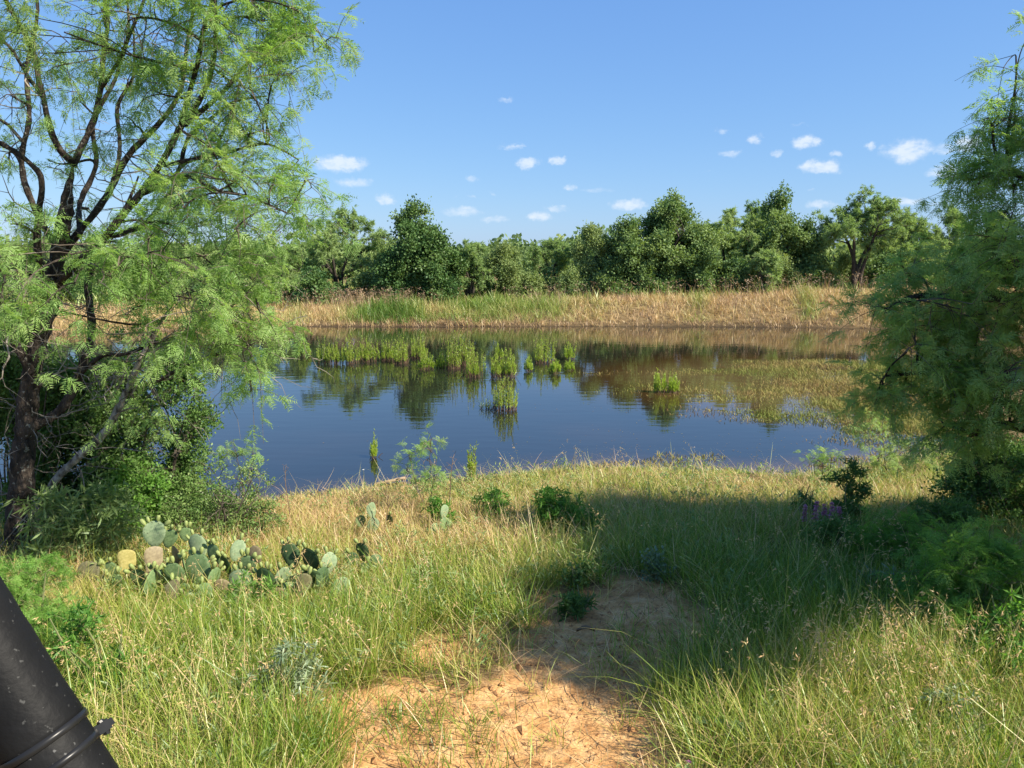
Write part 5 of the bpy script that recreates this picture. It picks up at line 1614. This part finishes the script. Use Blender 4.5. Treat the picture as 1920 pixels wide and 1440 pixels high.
# ------------------------------------------------------------------ prickly pears
def pad_mesh(seed, mat):
    rng = rng_(seed)
    n = 18
    th = np.arange(n) * 2 * math.pi / n
    V = []
    asym, bend = rng.normal() * .06, rng.normal() * .10
    rings = [(.0, 1), (.45, .95), (.8, .68), (.95, .36), (1.0, 0.0)]

    def outline(t):
        z = .5 - .5 * np.cos(t)                     # 0 bottom, 1 top
        x = np.sin(t) * (.30 + .12 * z + asym * np.sin(2 * t)) * (1 - .25 * (1 - z) ** 3)
        return x, z

    def pt(r, f, t):
        x, z = outline(t)
        cx, cz = 0, .52
        X, Z = cx + (x - cx) * r, cz + (z - cz) * r
        return [X, f * .048 + bend * (X * X * 2 - (Z - .5) ** 2) * .8, Z]
    q, tr = [], []
    V.append(pt(0, 1, 0.0)); V.append(pt(0, -1, 0.0))
    idx = {}
    for s in (1, -1):
        for k, (r, f) in enumerate(rings[1:]):
            if s == -1 and k == 3:
                idx[(s, k)] = idx[(1, 3)]; continue
            idx[(s, k)] = list(range(len(V), len(V) + n))
            for t in th:
                V.append(pt(r, f * s, t))
    for s in (1, -1):
        for j in range(n):
            j2 = (j + 1) % n
            tr.append((0 if s == 1 else 1, idx[(s, 0)][j], idx[(s, 0)][j2]))
            for k in range(3):
                q.append((idx[(s, k)][j], idx[(s, k + 1)][j], idx[(s, k + 1)][j2], idx[(s, k)][j2]))
    a = Acc(); a.add(np.array(V), tr, q)
    me = a.mesh('pad', mat, smooth=True)
    return me, outline


def fruit_mesh():
    a = Acc()
    zz = np.linspace(0, 1, 6); rr = [.12, .30, .38, .36, .26, .02]
    tubes(a, np.array([[[0, 0, z] for z in [0, .2, .45, .7, .92, .95]]]), np.array([rr]), 7)
    return a.mesh('bud', M['fruit'], smooth=True)


FRUIT = fruit_mesh()
PADS = {k: [pad_mesh(700 + i * 7 + j, M[k])[0] for j in range(3)] for i, k in enumerate(['pad', 'padlit', 'padshade', 'padyellow', 'paddead', 'paddull'])}


def cactus(label, base_px, pads, seed, name='prickly_pear', group='prickly pears on the near bank'):
    rng = rng_(seed)
    g = ground_px(*base_px)
    root = thing(name, label, 'cactus', g, group)
    if len(pads) > 20:                                   # lower pads crowding the middle of the clump
        pads = pads + [(rng.uniform(270, 620), rng.uniform(1058, 1125), rng.uniform(34, 48), rng.normal() * .5, rng.normal() * .6, rng.normal() * .2,
                        ('pad', 'padshade', 'pad', 'paddull')[k % 4], int(rng.integers(0, 4)), rng.uniform(-.2, .3)) for k in range(20)]
    for (cx, cy, hp, roll, yaw, tilt, kd, nf, dy) in pads:
        Y = g[1] + dy
        c = at(cx, cy, Y); s = np.linalg.norm(c - [0, 0, CAM_Z]) / FPX
        h = hp * s * .92
        rot = Matrix.Rotation(yaw + rng.normal() * .3, 4, 'Z') @ Matrix.Rotation(tilt + rng.normal() * .08, 4, 'X') @ Matrix.Rotation(roll, 4, 'Y')
        foot = Vector(c) - rot @ Vector((0, 0, .5 * h))
        foot.z = max(foot.z, float(height(foot.x, foot.y)) - .05)
        o = link('pad', PADS[kd][rng.integers(3)], root)
        wv = rng.uniform(.88, 1.12)
        o.matrix_local = Matrix.Translation(foot - Vector(g)) @ rot @ Matrix.Diagonal((h * wv, h, h, 1))
        if kd != 'pad':
            tag(o, {'padlit': 'cactus pad coloured pale as if sunlit', 'padshade': 'cactus pad coloured deep green as if shaded', 'padyellow': 'yellowed cactus pad', 'paddead': 'withered brown cactus pad', 'paddull': 'dull olive cactus pad'}[kd])
        for k in range(nf):
            t = math.pi + ((k + .5) / nf - .5) * 1.9 + rng.normal() * .12
            z = .5 - .5 * math.cos(t); x = math.sin(t) * (.30 + .12 * z)
            f = link('bud', FRUIT, o)
            fs = rng.uniform(.045, .062) / h
            d = Vector((x, rng.normal() * .12, (z - .45))).normalized()
            f.matrix_local = Matrix.Translation((x * .97, 0, .52 + (z - .52) * .97)) @ d.to_track_quat('Z', 'Y').to_matrix().to_4x4() @ Matrix.Diagonal((fs * .8 / wv, fs * .8, fs * 1.1, 1))


# pads: centre x, y, height in px, roll, yaw, tilt, skin, buds, depth offset
cactus('large sprawling prickly pear full of buds, between the trunk and the open grass', (420, 1120), [
    (290, 1002, 50, .05, .5, -.1, 'padlit', 4, .30), (318, 1010, 40, .3, .2, .1, 'pad', 3, .34), (288, 1052, 54, .5, .1, -.2, 'paddead', 0, .12), (330, 1042, 46, .5, -.4, .15, 'paddead', 0, .22),
    (372, 1026, 52, -.2, .3, -.1, 'padlit', 3, .30), (348, 1002, 30, .0, .3, .0, 'pad', 3, .4), (372, 1072, 70, .1, .15, -.15, 'pad', 6, .05), (402, 1040, 42, -.5, -.3, .1, 'pad', 3, .2),
    (445, 1032, 42, .3, .3, -.4, 'padlit', 3, .35), (425, 1062, 46, -.2, -.2, .1, 'padshade', 4, .12), (452, 1096, 62, .2, .4, -.1, 'padlit', 4, -.05), (462, 1060, 44, .4, .1, .1, 'pad', 5, .1),
    (500, 1092, 62, -.1, -.2, .0, 'padshade', 4, -.08), (528, 1085, 50, .3, .8, .1, 'padlit', 2, -.02), (480, 1040, 36, -.5, .1, -.2, 'paddead', 0, .25), (546, 1042, 56, -.08, .1, -.08, 'padshade', 3, .15),
    (582, 1050, 58, .22, -.55, .1, 'padshade', 2, .12), (615, 1058, 48, .35, .35, -.1, 'padlit', 2, .1), (560, 1082, 42, .8, .2, .3, 'pad', 1, -.02), (606, 1088, 36, -.6, .2, .2, 'padshade', 1, -.05),
    (380, 1115, 44, .3, .2, -.4, 'pad', 2, -.15), (440, 1128, 42, -.3, .3, -.3, 'padshade', 3, -.22), (470, 1132, 44, .1, .0, -.1, 'pad', 4, -.2), (420, 1104, 46, -.5, -.1, .1, 'paddead', 0, -.1),
    (330, 1075, 44, -.4, .3, .1, 'pad', 2, .0), (262, 1085, 42, -.3, .4, .1, 'pad', 3, -.02), (278, 1105, 38, .4, .1, -.2, 'pad', 3, -.1), (360, 1130, 40, -.2, .2, -.2, 'padlit', 2, -.2),
    (520, 1118, 40, .5, .2, .2, 'paddead', 0, -.18), (545, 1108, 40, -.2, .3, -.3, 'pad', 2, -.12), (638, 1102, 46, 1.1, .2, -.6, 'pad', 0, -.1), (400, 1085, 44, .4, .5, .1, 'pad', 3, .0)], 801)
cactus('prickly pear with a dull olive pad and one yellowed pad, nearest the trunk', (195, 1105), [
    (163, 1082, 56, .55, .1, -.2, 'paddull', 1, .0), (238, 1053, 44, .45, .3, .0, 'padyellow', 0, .1), (210, 1070, 36, -.3, .3, .1, 'pad', 2, .08), (196, 1095, 36, .3, -.2, -.1, 'pad', 1, -.05),
    (222, 1090, 34, -.4, .1, .1, 'pad', 2, -.04)], 802)
cactus('small prickly pear with dark pads at the right end of the sprawling one', (685, 1080), [
    (680, 1035, 40, -.1, -.3, .1, 'padshade', 2, .1), (702, 1056, 38, .9, .2, -.3, 'pad', 0, .05), (662, 1050, 36, -.4, .2, .1, 'padshade', 1, .06), (682, 1070, 34, .3, .2, -.1, 'padshade', 1, .0)], 803)
cactus('little two padded prickly pear in the dry grass nearer the water', (695, 1005), [
    (697, 957, 34, .0, .5, .0, 'padlit', 0, .02), (699, 987, 36, .2, .3, -.1, 'padlit', 0, .0), (676, 978, 26, -.3, .2, .0, 'pad', 0, .05), (730, 975, 24, .2, .2, .1, 'padshade', 1, .1)], 804)
cactus('little prickly pear at the foot of the thin dark stalk', (825, 1005), [
    (833, 960, 30, .1, .9, .0, 'padlit', 0, .02), (834, 985, 32, .3, .5, -.1, 'pad', 0, .0), (818, 992, 26, -.9, .1, -.2, 'pad', 0, -.02)], 805)
cactus('pale prickly pear half hidden in the grey shrub by the water', (385, 975), [
    (384, 940, 36, .1, .2, -.1, 'padlit', 1, .02), (372, 960, 30, -.4, .3, .0, 'padlit', 0, .0), (400, 955, 26, .5, .2, .0, 'pad', 0, .0)], 806)


# dry curled leaf on the sand
g = ground_px(1098, 1190)
a = Acc(); V = []
for i in range(6):
    s = i / 5
    for j in (-1, 0, 1):
        V.append(g + [(s - .5) * .12, j * .025 * math.sin(math.pi * (s * .9 + .05)), .02 + .015 * abs(j) + .02 * math.sin(s * 3.1)])
a.add(np.array(V), quads=[(i * 3 + j, i * 3 + j + 1, i * 3 + j + 4, i * 3 + j + 3) for i in range(5) for j in range(2)], tint=.2)
tag(link('curled_leaf', a.mesh('curled_leaf', M['litter'], g, smooth=True), loc=g), 'curled dry leaf on the shaded sand', 'leaf')


# ------------------------------------------------------------------ padded bar in the corner
def padded_bar():
    rng = rng_(900)
    dep = .62

    def pt(x, y, d=dep):
        return at(x, y, 1) * 0 + (np.array([0, 0, CAM_Z]) + ray(x, y) * d)
    axis0, axis1 = pt(-680, 200, .60), pt(82, 1386, .62)
    dvec = norm(axis1 - axis0)
    end = axis1 + dvec * .75
    root = thing('padded_bar', 'black foam padded roll bar with zip tie in the lower left corner', 'bar', axis1)
    foam = surf_mat('black_foam', (.006, .006, .006), (.012, .012, .012), scale=9, rough=.55, bump=.25, bscale=140, dist=.003, c3=(.05, .05, .047), spots=(190, .655))
    low = surf_mat('black_foam_lower', (.006, .006, .006), (.013, .013, .013), scale=12, rough=.55, bump=.25, bscale=140, dist=.003, c3=(.10, .10, .095), spots=(190, .655))
    for m_ in (foam, low):
        m_.node_tree.nodes['Principled BSDF'].inputs['Specular IOR Level'].default_value = .12
    tie = surf_mat('black_nylon', (.010, .010, .010), (.018, .018, .018), scale=30, rough=.32, bump=0)
    R0 = .0335

    def ring(c0, ts, rs, mat, name, sides=40):
        a = Acc(); P = np.stack([c0 + dvec * t for t in ts])
        tubes(a, P[None], np.array([rs]), sides)
        return link(name, a.mesh(name, mat, axis1, smooth=True), root)
    Lu = np.linalg.norm(axis1 - axis0)
    ts = np.linspace(-Lu, -.006, 40)
    ring(axis1, list(ts) + [-.002, .0], list(R0 * (1 + .012 * np.sin(ts * 31) + .006 * rng.normal(size=40))) + [R0 * .98, R0 * .90], foam, 'foam_sleeve')
    ring(axis1, [.0, .004, .02, .2, .75], [R0 * .93, R0 * .955, R0 * .95, R0 * .95, R0 * .95], low, 'lower_foam_sleeve')
    ring(axis1, [-.0035, -.0028, .0028, .0035], [R0 * .9, R0 * 1.035, R0 * 1.035, R0 * .9], tie, 'zip_tie')
    b2 = ring(axis1, [.0165, .0172, .0228, .0235], [R0 * .88, R0 * .995, R0 * .995, R0 * .88], tie, 'zip_tie')
    right = norm(np.cross(dvec, ray(82, 1386)))
    if right[0] < 0: right = -right
    c = axis1 + dvec * .0195 + right * R0 * 1.0
    a = Acc()
    fwd = norm(np.cross(right, dvec))
    for (r0, r1, hw, hd) in ((-.002, .0095, .0042, .0036), (.0095, .0125, .0028, .0026)):
        v = np.array([c + right * r + dvec * u * hw + fwd * w * hd for r in (r0, r1) for u in (-1, 1) for w in (-1, 1)])
        a.add(v, quads=[(0, 1, 3, 2), (4, 6, 7, 5), (0, 4, 5, 1), (2, 3, 7, 6), (0, 2, 6, 4), (1, 5, 7, 3)])
    tubes(a, np.stack([c + right * .004 - dvec * .006, c + right * .005, c + right * .004 + dvec * .007])[None], np.array([[.0028, .0034, .0026]]), 8)
    link('tie_head', a.mesh('tie_head', tie, axis1), b2)


padded_bar()
